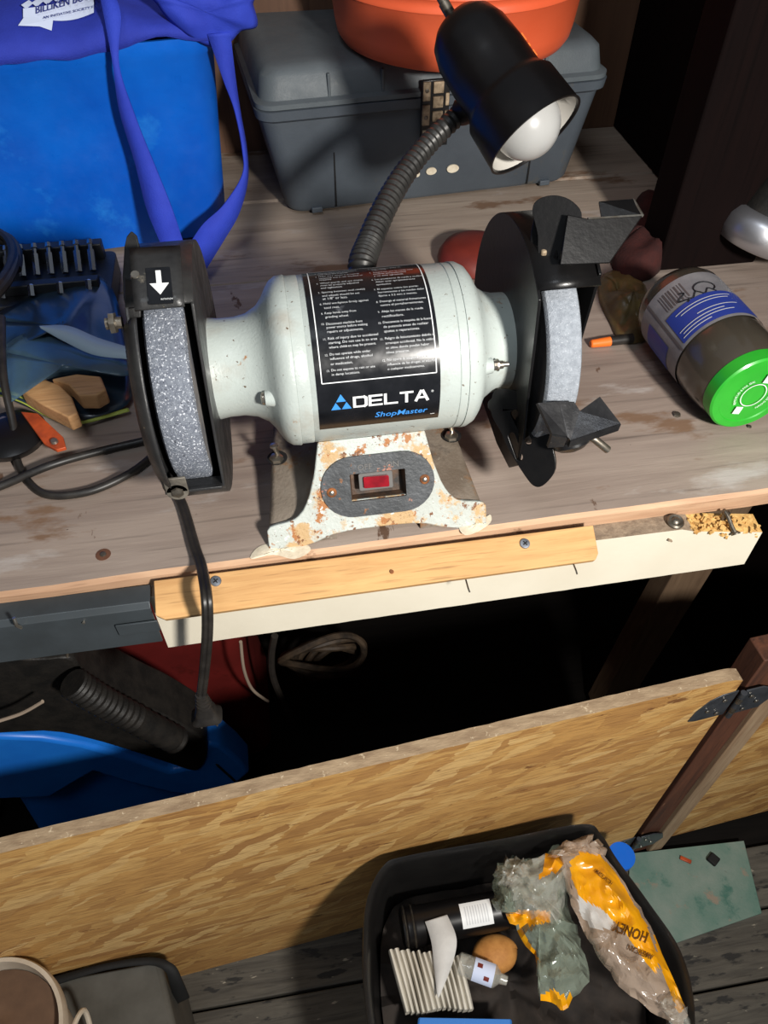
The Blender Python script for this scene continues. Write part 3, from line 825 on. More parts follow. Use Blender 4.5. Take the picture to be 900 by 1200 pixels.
mb = MB(); fx0, fx1, ft0, ft1 = 0.0200, 0.0900, -24, 68.5
lab_line(fx0, ft0, fx0, ft1, .0006, mb); lab_line(fx1, ft0, fx1, ft1, .0006, mb); lab_line(fx0, ft0, fx1, ft0, .0006, mb); lab_line(fx0, ft1, fx1, ft1, .0006, mb)
mb.build('label_border', 'print_white', lb, smooth=0, recalc=False)
EN = [('3.', 'Always wear eye protection', 'and read the manual.'), ('4.', 'Make sure wheel is properly', 'mounted and is not cracked or', 'chipped.'), ('6.', 'Wheel guards and eye shields', 'must be properly adjusted', 'and tightened.'), ('7.', 'Spacing between tool rest(s)', 'and wheels should be set', 'at 1/8" or less.'),
      ('8.', 'Hold workpiece firmly against', 'tool rest.'), ('9.', 'Keep hands away from', 'grinding wheel.'), ('10.', 'Disconnect machine from', 'power source before making', 'repairs or adjustments.'),
      ('11.', 'Risk of injury due to accidental', 'starting. Do not use in an area', 'where children may be present.'), ('12.', 'Do not operate while under', 'influence of drugs, alcohol', 'or medication.'), ('13.', 'Do not expose to rain or use', 'in damp locations.')]
ES = [('3.', 'Use siempre gafas de', 'seguridad.'), ('4.', 'Asegurese que la rueda este', 'montada apropiadamente', 'y no este agrietada.'), ('6.', 'Los protectores de rueda y oculares', 'deben estar apropiadamente', 'ajustados.'), ('7.', 'El espacio entre los porta-', 'herramientas y las ruedas debe', 'fijarse a 3.2 mm o menos.'),
      ('8.', 'Detenga el material firmemente', 'contra el portaherramientas.'), ('9.', 'Aleje las manos de la rueda', 'rectificadora.'), ('10.', 'Desconecte la maquina de la fuente', 'de potencia antes de realizar', 'ajustes o reparaciones.'),
      ('11.', 'Peligro de lesionamiento debido al', 'arranque accidental. No la utilice', 'en sitios donde puedan haber', 'ninos presente.'), ('12.', 'No opere la maquina bajo la', 'influencia de las drogas, el alcohol,', 'o cualquier medicamento.')]
for items, xc in ((EN, 0.0232), (ES, 0.0570)):
    nl = sum(len(i)-1 for i in items)+0.55*len(items)
    stp = (66.0-(-20.0))/nl; th = -20.0
    mb = MB()
    for it in items:
        lab_text(it[0], xc+0.0022, th+stp*.9, None, '', height=0.00125, align='R', mbx=mb)
        for ln in it[1:]:
            hh = 0.00150 if not any(c in ln for c in 'gpqyj,"(') else 0.00186
            th += stp
            lab_text(ln, xc+0.0032, th, None, '', width=min(0.0300, 0.00094*len(ln)), height=hh, mbx=mb)
        th += stp*.55
    mb.build('label_print', 'print_grey', lb, smooth=0, recalc=False)
# triangle emblem: one big blue triangle with a dark inverted one in it
mb = MB()
def tri(cx, ct, s, flip=1):
    h = s*.80
    return [(cx-s/2, ct+(0 if flip > 0 else -1)*0, 0)]
ex0, eb, es_ = 0.0240, 88.0, 0.0132
hh = es_*0.84
def lp(x, yy, d=.0008): return lab(x, eb-math.degrees(yy/0.0545), d)
for (a, b) in ((0, 0), (es_/2, 0), (es_/4, hh/2)):
    g = 0.00025
    mb.add([lp(ex0+a+g, b+g*.5), lp(ex0+a+es_/2-g, b+g*.5), lp(ex0+a+es_/4, b+hh/2-g)], [(0, 1, 2)])
mb.build('emblem', 'print_blue', lb, smooth=0, recalc=False)
# heavy squared capitals built from strokes
def stroke_text(word, x, yb_, w_, h, gap, t, mbx, slant=0.0):
    G = {'D': [[(0, 0), (0, 1)], [(0, 1), (.85, 1), (1, .88), (1, .12), (.85, 0), (0, 0)]], 'E': [[(1, 0), (0, 0), (0, 1), (1, 1)], [(0, .5), (.92, .5)]],
         'L': [[(0, 1), (0, 0), (1, 0)]], 'T': [[(0, 1), (1, 1)], [(.5, 1), (.5, 0)]], 'A': [[(0, 0), (.42, 1), (.58, 1), (1, 0)], [(.2, .32), (.8, .32)]]}
    for ch in word:
        for pl in G[ch]:
            for (a, b) in zip(pl, pl[1:]):
                A, B = Vector((x+a[0]*w_, yb_+a[1]*h)), Vector((x+b[0]*w_, yb_+b[1]*h))
                d = (B-A).normalized(); n_ = Vector((-d.y, d.x)); ty = t*(0.8 if abs(d.x) > .9 else 1.05)
                A -= d*t*.38; B += d*t*.38
                mbx.add([lp(q.x, q.y) for q in (A+n_*ty/2, A-n_*ty/2, B-n_*ty/2, B+n_*ty/2)], [(0, 1, 2, 3)])
        x += w_+gap
mb = MB(); stroke_text('DELTA', 0.0388, 0.0010, 0.0072, 0.0066, 0.0024, 0.0017, mb); mb.build('maker_lettering', 'print_white', lb, smooth=0, recalc=False)
mb = MB(); lab_text('®', 0.0866, eb-math.degrees(.0060/.0545), None, '', height=0.0016, mbx=mb); lab_text('_', 0.0868, 100.5, None, '', width=.0028, height=.0004, mbx=mb); mb.build('label_print', 'print_white', lb, smooth=0, recalc=False)
lab_text('ShopMaster', 0.0510, 99.5, 'print_blue', 'model_lettering', width=0.0330, height=0.0058, bold=0.012, shear=0.22)
# ---- wheels
def wheel(x0, x1, mats, lab_):
    r = 0.0705
    mb = MB(); c = 0.0035
    mb.lathe([(x0-.0005, .016), (x0, .017), (x0, r-c), (x0+c*.4, r-c*.3), (x0+c, r), (x1-c, r), (x1-c*.4, r-c*.3), (x1, r-c), (x1, .017), (x1+.0005, .016)], O, (1, 0, 0), 96)
    for i, f in enumerate(mb.f):
        if len(f) == 4:
            xs = [mb.v[k].x for k in f]
            if max(xs)-min(xs) < 1e-5: mb.mi[i] = 1
    o = mb.build('grinding_wheel', mats, gr, smooth=30, label=lab_)
    mb = MB(); mb.lathe([(x0-.003, .012), (x0-.003, .022), (x0, .026), (x1, .026), (x1+.003, .022), (x1+.003, .012)], O, (1, 0, 0), 40); mb.build('flange', 'steel_dull', o)
wheel(-0.0770, -0.0535, ['stone', 'stone_side_light'], 'coarse speckled grey grinding wheel on the left')
wheel(0.1550, 0.1770, ['stone_fine', 'stone_side'], 'smooth pale grey grinding wheel on the right')
MB().tube([(-0.098, AX, AZ), (0.200, AX, AZ)], .0075, 16).build('shaft', 'steel_dull', gr)
# ---- guards: side plates cut by a front chord, rim band with an open front
def guard_plate(x, ych, rad, ztop, zbot, th, extra=None):
    """outline in (y, z) about the axis"""
    L = []
    a_t = math.degrees(math.atan2((AX-ych), math.sqrt(max(1e-6, rad**2-(AX-ych)**2))))
    n_ = 40
    for k in range(n_+1):
        a = a_t+(360-0)*0+(k/n_)*(-(a_t)-(180-a_t))   # from top-front over the back to bottom-front
        a = a_t-(k/n_)*(2*a_t+ (180-2*a_t)*1.0+ (180-2*a_t)*0+0) if False else a_t-(k/n_)*(180+0*a_t)
        L.append((AX-rad*math.sin(R(a)), AZ+rad*math.cos(R(a))))
    return L
def disc_outline(rad, ych, a0, a1, low=None):
    """arc from angle a0 (front top) backwards to a1, then down/forward along given extra points"""
    L = []
    n_ = 44
    for k in range(n_+1):
        a = a0+(a1-a0)*k/n_
        L.append((AX-rad*math.sin(R(a)), AZ+rad*math.cos(R(a))))
    if low: L += low
    return L
def plate(name, outline, x, th, mat, bevel=.0006, holes=(), label=None, parent=None):
    mb = MB(); mb.prism(outline, (x, 0, 0), (0, 1, 0), (0, 0, 1), th, holes=holes)
    return mb.build(name, mat, parent or gr, bevel=bevel, label=label)
def slab(name, P3, nrm, th, mat, bevel=.0006, label=None, holes=(), parent=None):
    """thick plate with a planar outline given as 3D points"""
    nrm = Vector(nrm).normalized(); o = P3[0]
    e1 = (P3[1]-P3[0]); e1 = (e1-nrm*e1.dot(nrm)).normalized(); e2 = nrm.cross(e1)
    poly = [((p-o).dot(e1), (p-o).dot(e2)) for p in P3]
    hl = [[((p-o).dot(e1), (p-o).dot(e2)) for p in h] for h in holes]
    mb = MB(); mb.prism(poly, o, e1, e2, th, holes=hl); return mb.build(name, mat, parent or gr, bevel=bevel, label=label)
def on_plane(px, py, p0, n_):
    dd = ray(px, py); o = Vector((0, 0, CH)); n_ = Vector(n_); t = (Vector(p0)-o).dot(n_)/dd.dot(n_); return o+dd*t
GR = 0.0815
# left guard
GL = 0.0800
def chord_outline(rad, at_, ab_, bulge):
    """circle that runs from angle at_ (front top) back round to ab_ (front bottom), closed by a slightly bulged chord"""
    L = disc_outline(rad, 0, at_, ab_-360)
    A_, B_ = Vector(L[0]), Vector(L[-1]); n_ = Vector((-(A_-B_).y, (A_-B_).x)).normalized()
    if n_.x > 0: n_ = -n_
    for k in range(1, 8):
        t = k/8; p = B_.lerp(A_, t)+n_*bulge*math.sin(math.pi*t); L.append((p.x, p.y))
    return L
plate('guard_side', chord_outline(GL, 26, 116, 0.003), -0.0480, 0.0018, 'guard_worn', label='worn inner side of the left wheel guard')
plate('guard_side', chord_outline(GL, 26, 112, 0.012), -0.0835, 0.0018, 'guard_worn', label='worn outer side of the left wheel guard')
def band(name, x0, x1, rad, a0, a1, mat, parent=None, th=.0016):
    mb = MB(); mb.grid(lambda u, v: Vector((x0+(x1-x0)*u, AX-rad*math.sin(R(a0+(a1-a0)*v)), AZ+rad*math.cos(R(a0+(a1-a0)*v)))), 2, 50)
    return mb.build(name, mat, parent or gr, smooth=60, solid=th, recalc=False)
band('guard_rim', -0.0830, -0.0465, GL-.0006, 25, -244, 'guard_worn')
mb = MB()    # rounded shoulder of the outer cover beside the wheel
def shoulder(u, v):
    a = 30+84*v; k = math.sin(R(90*u)); r_ = GL-.004-.004*math.sin(math.pi*v)*0+.004*k*1.0
    return Vector((-.0865+.0085*u, AX-(r_-.006*(1-u)**2)*math.sin(R(a)), AZ+(r_-.006*(1-u)**2)*math.cos(R(a))))
mb.grid(shoulder, 6, 30); mb.build('guard_shoulder', 'guard_worn', gr, smooth=60, solid=.0014, recalc=False)
# front lip plate (spark arrester) with arrow sticker
def qz(px, py, y): return aty(px, py, y)
yA, yB = 0.372, 0.343
A_ = [aty(152, 292, 0.385), aty(222, 288, 0.385), aty(222, 358, 0.350), aty(158, 364, 0.350)]
c0, c1, c2_, c3 = A_
c1.x = c2_.x = -0.0475
mb = MB()
mb.grid(lambda u, v: (c0.lerp(c1, u)).lerp(c3.lerp(c2_, u), v)+Vector((0, 0, 0.004*math.sin(math.pi*v)*0.4)), 6, 6)
spk = mb.build('spark_arrester', 'guard_worn', gr, smooth=60, solid=.0018, label='bent black plate over the top of the left wheel opening')
pn = (c1-c0).cross(c3-c0).normalized(); pn = -pn if pn.z < 0 else pn
ux = (c1-c0).normalized(); uy = (c0-c3).normalized()
def on_spk(px, py, d=0.0026):
    dd = ray(px, py); o = Vector((0, 0, CH)); P0 = c0+pn*d; t = (P0-o).dot(pn)/dd.dot(pn); return o+dd*t
sc = on_spk(187, 335)
mb = MB(); mb.prism(rrect(0.0122, 0.0222, .0006, 2), sc, ux, uy, .0004); ast = mb.build('arrow_sticker', 'sticker_black', spk, smooth=0)
mb = MB(); mb.prism([(-.0013, .0090), (.0013, .0090), (.0013, .0012), (.0048, .0012), (0, -.0056), (-.0048, .0012), (-.0013, .0012)], sc+pn*.0004, ux, uy, .0003); mb.build('arrow', 'print_white', spk, smooth=0)
mb = MB(); vs, fs = text2d('ROTATION', width=.0058, height=.0010); mb.add([sc+ux*(x+.0002)+uy*(y-.0092)+pn*.0009 for x, y in vs], fs); mb.build('sticker_print', 'print_white', spk, smooth=0, recalc=False)
# floor lip of the guard opening and the corner tab
def gpt(th, r_=GL): return (AX-r_*math.sin(R(th)), AZ+r_*math.cos(R(th)))
mb = MB(); y_, z_ = gpt(117, .0795); mb.box((-0.0655, y_+.004, z_-.001), (0.0350, 0.016, 0.0018), Matrix.Rotation(R(-20), 3, 'X')); mb.build('guard_lip', 'guard_worn', gr, bevel=.0004)
tb = aty(208, 577, 0.3400)
mb = MB(); mb.lathe([(0, .0068), (.0016, .0068)], tb, (0, 1, 0), 24); mb.box(tb+Vector((0.0, .0008, .006)), (.0136, .0016, .012)); tbo = mb.build('guard_tab', 'guard_edge', gr, bevel=.0004, label='scuffed metal tab at the bottom of the left guard')
mb = MB(); mb.lathe([(0, .0042), (.0012, .0038), (.0016, .002)], tb, (0, -1, 0), 6); mb.build('tab_bolt', 'steel_dull', gr, smooth=20)
# rear eye shield ear standing over the plate
ear = aty(162, 300, 0.392)
ne_ = Vector((-.25, -.80, .55)).normalized(); pq_ = Vector((-.084, .392, .170))
slab('shield_bracket', [on_plane(x, y, pq_, ne_) for x, y in ((152, 372), (146, 350), (145, 322), (147, 290), (150, 277), (155, 271), (161, 276), (165, 292), (166, 330), (166, 372))], ne_, .0018, 'guard_worn')
bp_ = aty(146, 322, 0.385)
mb = MB(); mb.tube([Vector((-0.097, .385, .168)), Vector((-0.088, .385, .168))], .0035, 12); mb.lathe([(0, .0062), (.003, .0062)], Vector((-0.0945, .385, .168)), (1, 0, 0), 6); mb.build('bracket_bolt', 'steel_dull', gr, smooth=30)
mb = MB(); mb.lathe([(0, .0028), (.002, .0022)], on_spk(159, 324, .001), pn, 10); mb.build('shield_screw', 'steel', gr)
# lower left front flank of the guard, running down to the tab
# right guard
oi2 = disc_outline(GR, .362, 38, -160, [(0.425, 0.030), (0.398, 0.0280), (0.366, 0.0340), (0.3520, 0.050), (0.3510, 0.075), (0.3560, 0.105), (0.3600, 0.140)])
plate('guard_side', oi2, 0.1475, 0.0018, 'guard_black', label='glossy black inner side of the right wheel guard')
oo2 = disc_outline(GR+.002, .37, 30, -160, [(0.420, 0.028), (0.398, 0.030), (0.385, 0.0500), (0.381, 0.085), (0.381, 0.110), (0.378, 0.140)])
plate('guard_side', oo2, 0.1850, 0.0018, 'guard_black')
band('guard_rim', 0.1480, 0.1860, GR-.0006, 34, -160, 'guard_black')
MB().grid(lambda u, v: Vector((0.1478+.0388*u, AX-(GR-.001)*math.sin(R(34+28*v)), AZ+(GR-.001)*math.cos(R(34+28*v)))), 1, 1)
# eye-shield bracket on the right: rounded lobed ear and a wide folded plate
ybr = 0.400
def PB(px, py, y=ybr): return aty(px, py, y)
e_o = Vector((0.158, 0, 0))
earP = [(597, 250), (612, 238), (632, 230), (655, 231), (672, 240), (683, 255), (681, 300), (652, 318), (640, 330), (612, 322), (604, 290)]
def lens_poly(pxs, y0, tilt=0.0):
    return [aty(px, py, y0) for px, py in pxs]
npl = Vector((0.05, -0.80, 0.62)).normalized()
p0 = Vector((0.19, 0.372, 0.178))
PL = [on_plane(px, py, p0, npl) for px, py in ((655, 311), (664, 252), (688, 257), (752, 253), (713, 309))]
brk = slab('shield_plate', PL, npl, .0018, 'guard_black', label='folded black eye shield plate over the right wheel')
mb = MB()       # folded top edge of the plate running back, and its right cheek
b0, b1 = PL[2], PL[3]; back = Vector((0.0, 0.030, 0.022)); bk2 = Vector((0.0, .050, .02))
t1 = on_plane(742, 234, p0+back*.9, npl)
mb.add([b1, PL[4], PL[4]+back, t1], [(0, 1, 2, 3)]); mb.build('plate_cheek', 'guard_black', gr, solid=.0016, smooth=0)
mb = MB(); mb.tube([PL[2]+npl*.0009, PL[3]+npl*.0009], .0009, 6); mb.tube([PL[3]+npl*.0009, t1], .0009, 6); mb.build('plate_edge', 'steel', gr, label='bright worn edge of the eye shield plate')
nel = Vector((-0.35, -0.80, 0.45)).normalized(); pe = Vector((0.172, 0.383, 0.180))
slab('shield_ear', [on_plane(px, py, pe, nel) for px, py in closed_path2] if False else [on_plane(p.x, p.y, pe, nel) for p in closed_path([(624, 246, 0), (632, 233, 0), (652, 229, 0), (672, 237, 0), (682, 256, 0), (668, 300, 0), (650, 313, 0), (632, 305, 0), (630, 275, 0)], 4)], nel, .002, 'guard_black')
nel2 = Vector((-0.62, -0.62, 0.48)).normalized(); pe2 = Vector((0.165, 0.368, 0.160))
slab('shield_arm', [on_plane(p.x, p.y, pe2, nel2) for p in closed_path([(628, 255, 0), (640, 262, 0), (655, 300, 0), (640, 322, 0), (628, 345, 0), (622, 355, 0), (620, 320, 0), (622, 285, 0)], 4)], nel2, .0018, 'guard_black')
mb = MB()
for px, py in ((621, 300), (636, 302)):
    a = on_plane(px, py, pe2+nel2*.002, nel2); mb.box(a, (.0034, .0034, .010))
mb.build('shield_screw', 'latch_cream', gr, bevel=.001)
# tool rest: slotted arm, V-shaped rest, clamp bolt
na = Vector((-0.80, -0.50, 0.32)).normalized(); pa = Vector((0.150, 0.345, 0.045))
na = Vector((-0.55, -0.70, 0.45)).normalized()
arm = [on_plane(p.x, p.y, pa, na) for p in closed_path([(585, 455, 0), (620, 462, 0), (633, 480, 0), (648, 520, 0), (652, 548, 0), (640, 566, 0), (628, 569, 0), (616, 556, 0), (597, 525, 0), (588, 505, 0), (578, 487, 0), (577, 470, 0)], 4)]
def slot_pts(p1, p2, wd):
    a, b = Vector(p1), Vector(p2); d = (b-a).normalized(); n_ = Vector((-d.y, d.x)); L = []
    for k in range(7): t = R(-90+180*k/6); L.append(b+d*math.cos(t)*wd+n_*math.sin(t)*wd)
    for k in range(7): t = R(90+180*k/6); L.append(a+d*math.cos(t)*wd+n_*math.sin(t)*wd)
    return [on_plane(p.x, p.y, pa, na) for p in L]
slab('tool_rest_arm', arm, na, .0028, 'guard_black', holes=[slot_pts((604, 484), (620, 516), 4.5), slot_pts((601, 510), (610, 535), 4)], label='slotted black tool rest arm below the right wheel')
mb = MB(); 
for px, py in ((597, 497), (581, 474)):
    a = on_plane(px, py, pa-na*.002, na); mb.lathe([(0, .005), (.003, .0048), (.004, .002)], a, na, 14)
mb.build('arm_screw', 'black_plastic', gr)
# rest: left leaf, valley, right leaf, with a front lip
def z3(px, py, z): return atz(px, py, z)
v = {}
v['a'] = atz(629, 473, .050); v['b'] = atz(671, 470, .050); v['c'] = atz(668, 512, .036); v['d'] = atz(646, 509, .038)
v['e'] = atz(703, 465, .052); v['f'] = atz(727, 496, .044); v['f2'] = atz(727, 503, .038); v['g'] = atz(668, 516, .032); v['m'] = atz(659, 472, .040); v['k'] = atz(681, 473, .040)
mb = MB()
yb_, yf_ = .3385, .322
A1, A2, B1, B2 = aty(629, 473, yb_), aty(646, 509, yf_), aty(655, 471, yb_+.002), aty(664, 512, yf_+.002)
D1, D2, E1, E2, E3 = aty(672, 471, yb_+.002), aty(668, 516, yf_), aty(703, 465, yb_-.004), aty(727, 496, yf_), aty(679, 482, yb_-.003)
mb.add([A1, A2, B2, B1], [(0, 1, 2, 3)]); mb.add([B1, B2, D2, D1], [(0, 1, 2, 3)]); mb.add([E3, D2, E2, E1], [(0, 1, 2, 3)]); mb.add([D1, D2, E3], [(0, 1, 2)])
mb.add([E2, D2, D2-Vector((0, -.001, .006)), E2-Vector((0, -.001, .006))], [(0, 1, 2, 3)])
mb.add([A2, B2, B2-Vector((0, -.002, .009)), A2-Vector((0, -.002, .012))], [(0, 1, 2, 3)])
mb.build('tool_rest', 'rest_steel', gr, smooth=0, solid=.0022, recalc=True, label='bent grey steel tool rest in front of the right wheel')
mb = MB(); a = aty(696, 514, .338); b = aty(712, 527, .336); mb.tube([aty(675, 505, .345), a, b], .0026, 12); mb.build('clamp_bolt', 'steel_dull', gr)
mb = MB(); mb.lathe([(0, .012), (.004, .0115), (.0065, .008), (.008, .003)], aty(668, 515, .337), (0.2, -.6, -.8), 24); mb.build('clamp_knob', 'black_plastic', gr)
# ---- lamp on the gooseneck
shax0, shax1 = aty(553, 52, 0.600), aty(627, 160, 0.540)
sa = (shax1-shax0).normalized(); LLn = (shax1-shax0).length
mb = MB(); rr = .0300; rm = .0370
prof = [(-.0235, .003), (-.0225, .011), (-.019, .018), (-.012, .0245), (0.0, .0285), (LLn*.25, .0300), (LLn*.52, .0302), (LLn*.57, .0325), (LLn*.62, .0352), (LLn*.98, rm), (LLn, rm+.0005), (LLn, rm-.0012), (LLn*.98, rm-.002), (LLn*.7, .033), (LLn*.5, .027), (LLn*.3, .016)]
mb.lathe(prof, shax0, sa, 56)
shd = mb.build('lamp_shade', 'black_gloss', gr, smooth=50, label='glossy black lamp hood')
mb = MB(); mb.lathe([(LLn*.995, rm-.0010), (LLn*.97, rm-.0025), (LLn*.72, .0325), (LLn*.55, .024)], shax0, sa, 48, cap=False); mb.build('reflector', 'shade_white', shd, smooth=60, recalc=False)
mb = MB(); bc = shax0+sa*(LLn*0.86); rbl = .0245
mb.lathe([(rbl*math.sin(R(t)), rbl*math.cos(R(t))) for t in range(-60, 91, 10)], bc, sa, 40); mb.build('light_bulb', 'bulb', shd, smooth=80)
for k in range(5):
    pass
side = sa.cross(Vector((0, -.6, .8))).normalized()
outd = (rt*0.80+up*0.58-fw*0.18); outd = (outd-sa*outd.dot(sa)).normalized(); tang = sa.cross(outd)
for d_, h in ((.020, .006), (.034, .005), (.027, .0025)):
    mb = MB(); mb.box(shax0+sa*d_+outd*(.0303+.0004)+tang*(-.003), (.0012, .012, h), Matrix((outd, tang, sa)).transposed()); mb.build('hood_sticker', 'orange_tip', shd, smooth=0)
kb = shax0-sa*.014+(rt*-.42+up*.55)*.017
mb = MB(); kd = (rt*-.45+up*.62-fw*.2).normalized(); mb.tube([kb-kd*.008, kb+kd*.010], .0040, 12); mb.tube([kb+kd*.009, kb+kd*.020], .0032, 12); mb.build('lamp_switch', 'steel_dull', shd)
ge = aty(541, 131, .600)
gp = smooth_path([Vector((0.062, .462, .108)), aty(424, 316, .478), aty(433, 285, .500), aty(451, 243, .530), aty(475, 202, .560), aty(506, 164, .585), ge], 14)
mb = MB(); N = len(gp); mb.tube(gp, [.0098-.0032*(i/N)+(.0010 if i % 2 else 0) for i in range(N)], 20)
mb.build('gooseneck', 'neck_grey', gr, smooth=25)
MB().lathe([(0, .013), (.01, .012), (.014, .0105)], Vector((0.062, .462, .098)), (0, 0.3, 1), 20).build('gooseneck_socket', 'black_plastic', gr)
mb = MB(); mb.tube([ge, ge+(shax0+sa*.045-ge)*.6], .010, 14); mb.build('neck_joint', 'black_plastic', gr)
# ---- white glue smears under the base corners
def blob(name, cx, cy, z, pts, mat, parent, th=.0018, seed=0):
    mb = MB(); P = closed_path([atz(px, py, z) for px, py in pts], 4); c = sum(P, Vector())/len(P)
    mb.grid(lambda u, v: (lambda k: c.lerp(P[k % len(P)], v)+Vector((0, 0, th*(1-v**2)*(0.6+.8*noise.noise(P[k % len(P)]*400+Vector((v*3, seed, 0)))))))(int(round(u*len(P)))), len(P), 5)
    return mb.build(name, mat, parent, smooth=60, recalc=False)
blob('glue_smear', 0, 0, .0006, [(294, 655), (300, 643), (315, 637), (335, 640), (355, 636), (364, 645), (345, 655), (320, 650)], 'glue', wb)
blob('glue_smear', 0, 0, .0006, [(538, 618), (548, 611), (562, 612), (574, 603), (575, 612), (560, 623), (545, 627)], 'glue', wb, seed=3)

# =================================================================== cords
pc = thing('power_cord', atz(213, 592, 0.0), 'black power cord hanging over the bench edge with a plug at its end', 'cord')
cp = smooth_path([atz(196, 562, .006), atz(213, 590, .004), atz(228, 640, .0045), aty(238, 668, .334)+Vector((0, -.002, .006)), aty(242, 700, .298), aty(243, 740, .290), aty(240, 780, .292), aty(236, 815, .295)], 8)
mb = MB()
for s_ in (-1, 1): mb.tube([p+Vector((s_*.0016, 0, 0)) for p in cp], .0022, 8)
mb.build('cord', 'cord_black', pc)
pe_ = cp[-1]; dn = Vector((-.05, .03, -1)).normalized()
mb = MB()
for k in range(4): mb.lathe([(0, .0042+.0006*k), (.003, .0046+.0006*k), (.0042, .0034+.0006*k)], pe_+dn*(.0045*k-.002), dn, 14)
rings = []
for t, wx, wy in ((0, .0055, .0045), (.4, .0075, .006), (.8, .0085, .007), (1, .0118, .0085), (1.12, .0118, .0085)):
    rings.append([pe_+dn*(.015+.018*t)+Vector((x, y, 0)) for x, y in rrect(2*wx, 2*wy, wy*.6, 4)])
mb.loft(rings)
pl = mb.build('plug', 'cord_black', pc, smooth=50)
for s_ in (-1, 1): MB().box(pe_+dn*.041+Vector((s_*.0060, 0, 0)), (.0014, .006, .015)).build('prong', 'steel_dull', pl, bevel=.0003)
# loop of cord on the bench left
lc = smooth_path([atz(2, 372, .050), atz(4, 440, .040), atz(16, 500, .018), atz(22, 545, .0040), atz(50, 578, .0034), atz(100, 577, .0034), atz(150, 556, .0034), atz(182, 530, .0034), atz(190, 505, .0034), atz(178, 514, .0036), atz(120, 528, .0036), atz(60, 545, .0090), atz(0, 570, .0034), atz(-60, 590, .0034)], 8)
mb = MB()
mb.tube(lc, .0031, 10)
tag(recentre(mb.build('extension_cord', 'cord_black')), 'black cord looped on the bench left of the grinder', 'cord')
# =================================================================== BLUE BIN with tote bag
bb = thing('storage_bin', (-0.25, 0.88, 0.0), 'scuffed bright blue plastic bin at the back left of the bench', 'bin')
def yawed(x, y, z, a=R(6.5)):
    dx, dy = x+.067, y-.779
    return Vector((-.067+dx*math.cos(a)-dy*math.sin(a), .779+dx*math.sin(a)+dy*math.cos(a), z))
def bin_ring(z, grow, W=.44, D=.195, cx=-.257, cy=.876, r=.028):
    L = []
    for x, y in rrect(W+2*grow, D+2*grow, r, 8):
        L.append(yawed(cx+x, cy+y, z))
    return L
mb = MB()
mb.loft([bin_ring(0.001, -.012), bin_ring(.004, -.005), bin_ring(.100, .002), bin_ring(.178, .008), bin_ring(.181, .0105), bin_ring(.194, .0115), bin_ring(.194, .008), bin_ring(.10, -.002), bin_ring(.006, -.009)])
mb.build('bin_body', 'blue_bin', bb, smooth=50)
mb = MB(); mb.box((-0.0785, 0.7735, 0.160), (0.003, 0.002, 0.018)); mb.build('moulding_mark', 'cord_black', bb)
tb_ = thing('tote_bag', (-0.2, 0.9, 0.19), 'royal blue fabric tote bag with white printed logo draped over the blue bin', 'bag')
def tote(u, v):
    # u across x, v from front edge to the back
    x = -0.52+u*0.50
    yfr = 0.761+0.003*math.sin(u*9)
    y = yfr+v*0.22
    z = 0.201+0.045*v**.7+0.014*noise.noise(Vector((u*5, v*3, 1)))+0.006*noise.noise(Vector((u*14, v*9, 3)))
    if v < .14: z -= (0.006+.030*max(0, .9-u))*(1-v/.14)**1.0; y = yfr+.14*.22*(v/.14)**2.2
    return yawed(x, y, z)
mb = MB(); mb.grid(tote, 60, 30); mb.build('bag_body', 'blue_cloth', tb_, smooth=70, solid=.002)
def loftstrip(Lp, Rp, n=10):
    A, B = smooth_path(Lp, n), smooth_path(Rp, n)
    mb = MB(); mb.grid(lambda u, v: A[int(round(v*(len(A)-1)))].lerp(B[int(round(v*(len(A)-1)))], u), 2, len(A)-1); return mb
# left handle: a long strap falling in front of the bin
mb = loftstrip([aty(117, -5, .77), aty(122, 20, .758), aty(132, 75, .740), aty(140, 130, .740), aty(158, 190, .74), aty(172, 245, .730), aty(190, 290, .70)],
               [aty(135, -5, .77), aty(142, 20, .758), aty(140, 77, .740), aty(160, 140, .738), aty(182, 195, .736), aty(202, 245, .725), aty(217, 290, .70)])
mb.build('strap', 'blue_strap', tb_, smooth=70, solid=.0015, recalc=False)
# right handle: loops out beyond the bin corner and back to the front
mb = loftstrip([aty(243, 40, .765), aty(262, 95, .765), aty(275, 130, .765), aty(284, 175, .76), aty(284, 205, .755), aty(262, 240, .745), aty(236, 265, .73), aty(214, 300, .695)],
               [aty(270, 38, .765), aty(276, 92, .77), aty(281, 128, .77), aty(289, 175, .765), aty(290, 212, .76), aty(280, 250, .75), aty(262, 282, .735), aty(240, 318, .695)])
mb.build('strap', 'blue_strap', tb_, smooth=70, solid=.0015, recalc=False)
# flap bulging over the right end
P = closed_path([(180, -12, 0), (185, 5, 0), (200, 25, 0), (225, 44, 0), (247, 54, 0), (268, 50, 0), (282, 36, 0), (301, 30, 0), (296, 5, 0), (292, -12, 0)], 6)
Pc = Vector((242, 14, 0))
def flap(u, v):
    k = int(round(u*len(P))) % len(P); q = Pc.lerp(P[k], v)
    p = aty(q.x, q.y, .772-.014*(1-v*v)-.010*noise.noise(Vector((q.x*.03, q.y*.03, 2))))
    return p
mb = MB(); mb.grid(flap, len(P), 10); mb.build('bag_flap', 'blue_strap', tb_, smooth=70, solid=.0015, recalc=False)
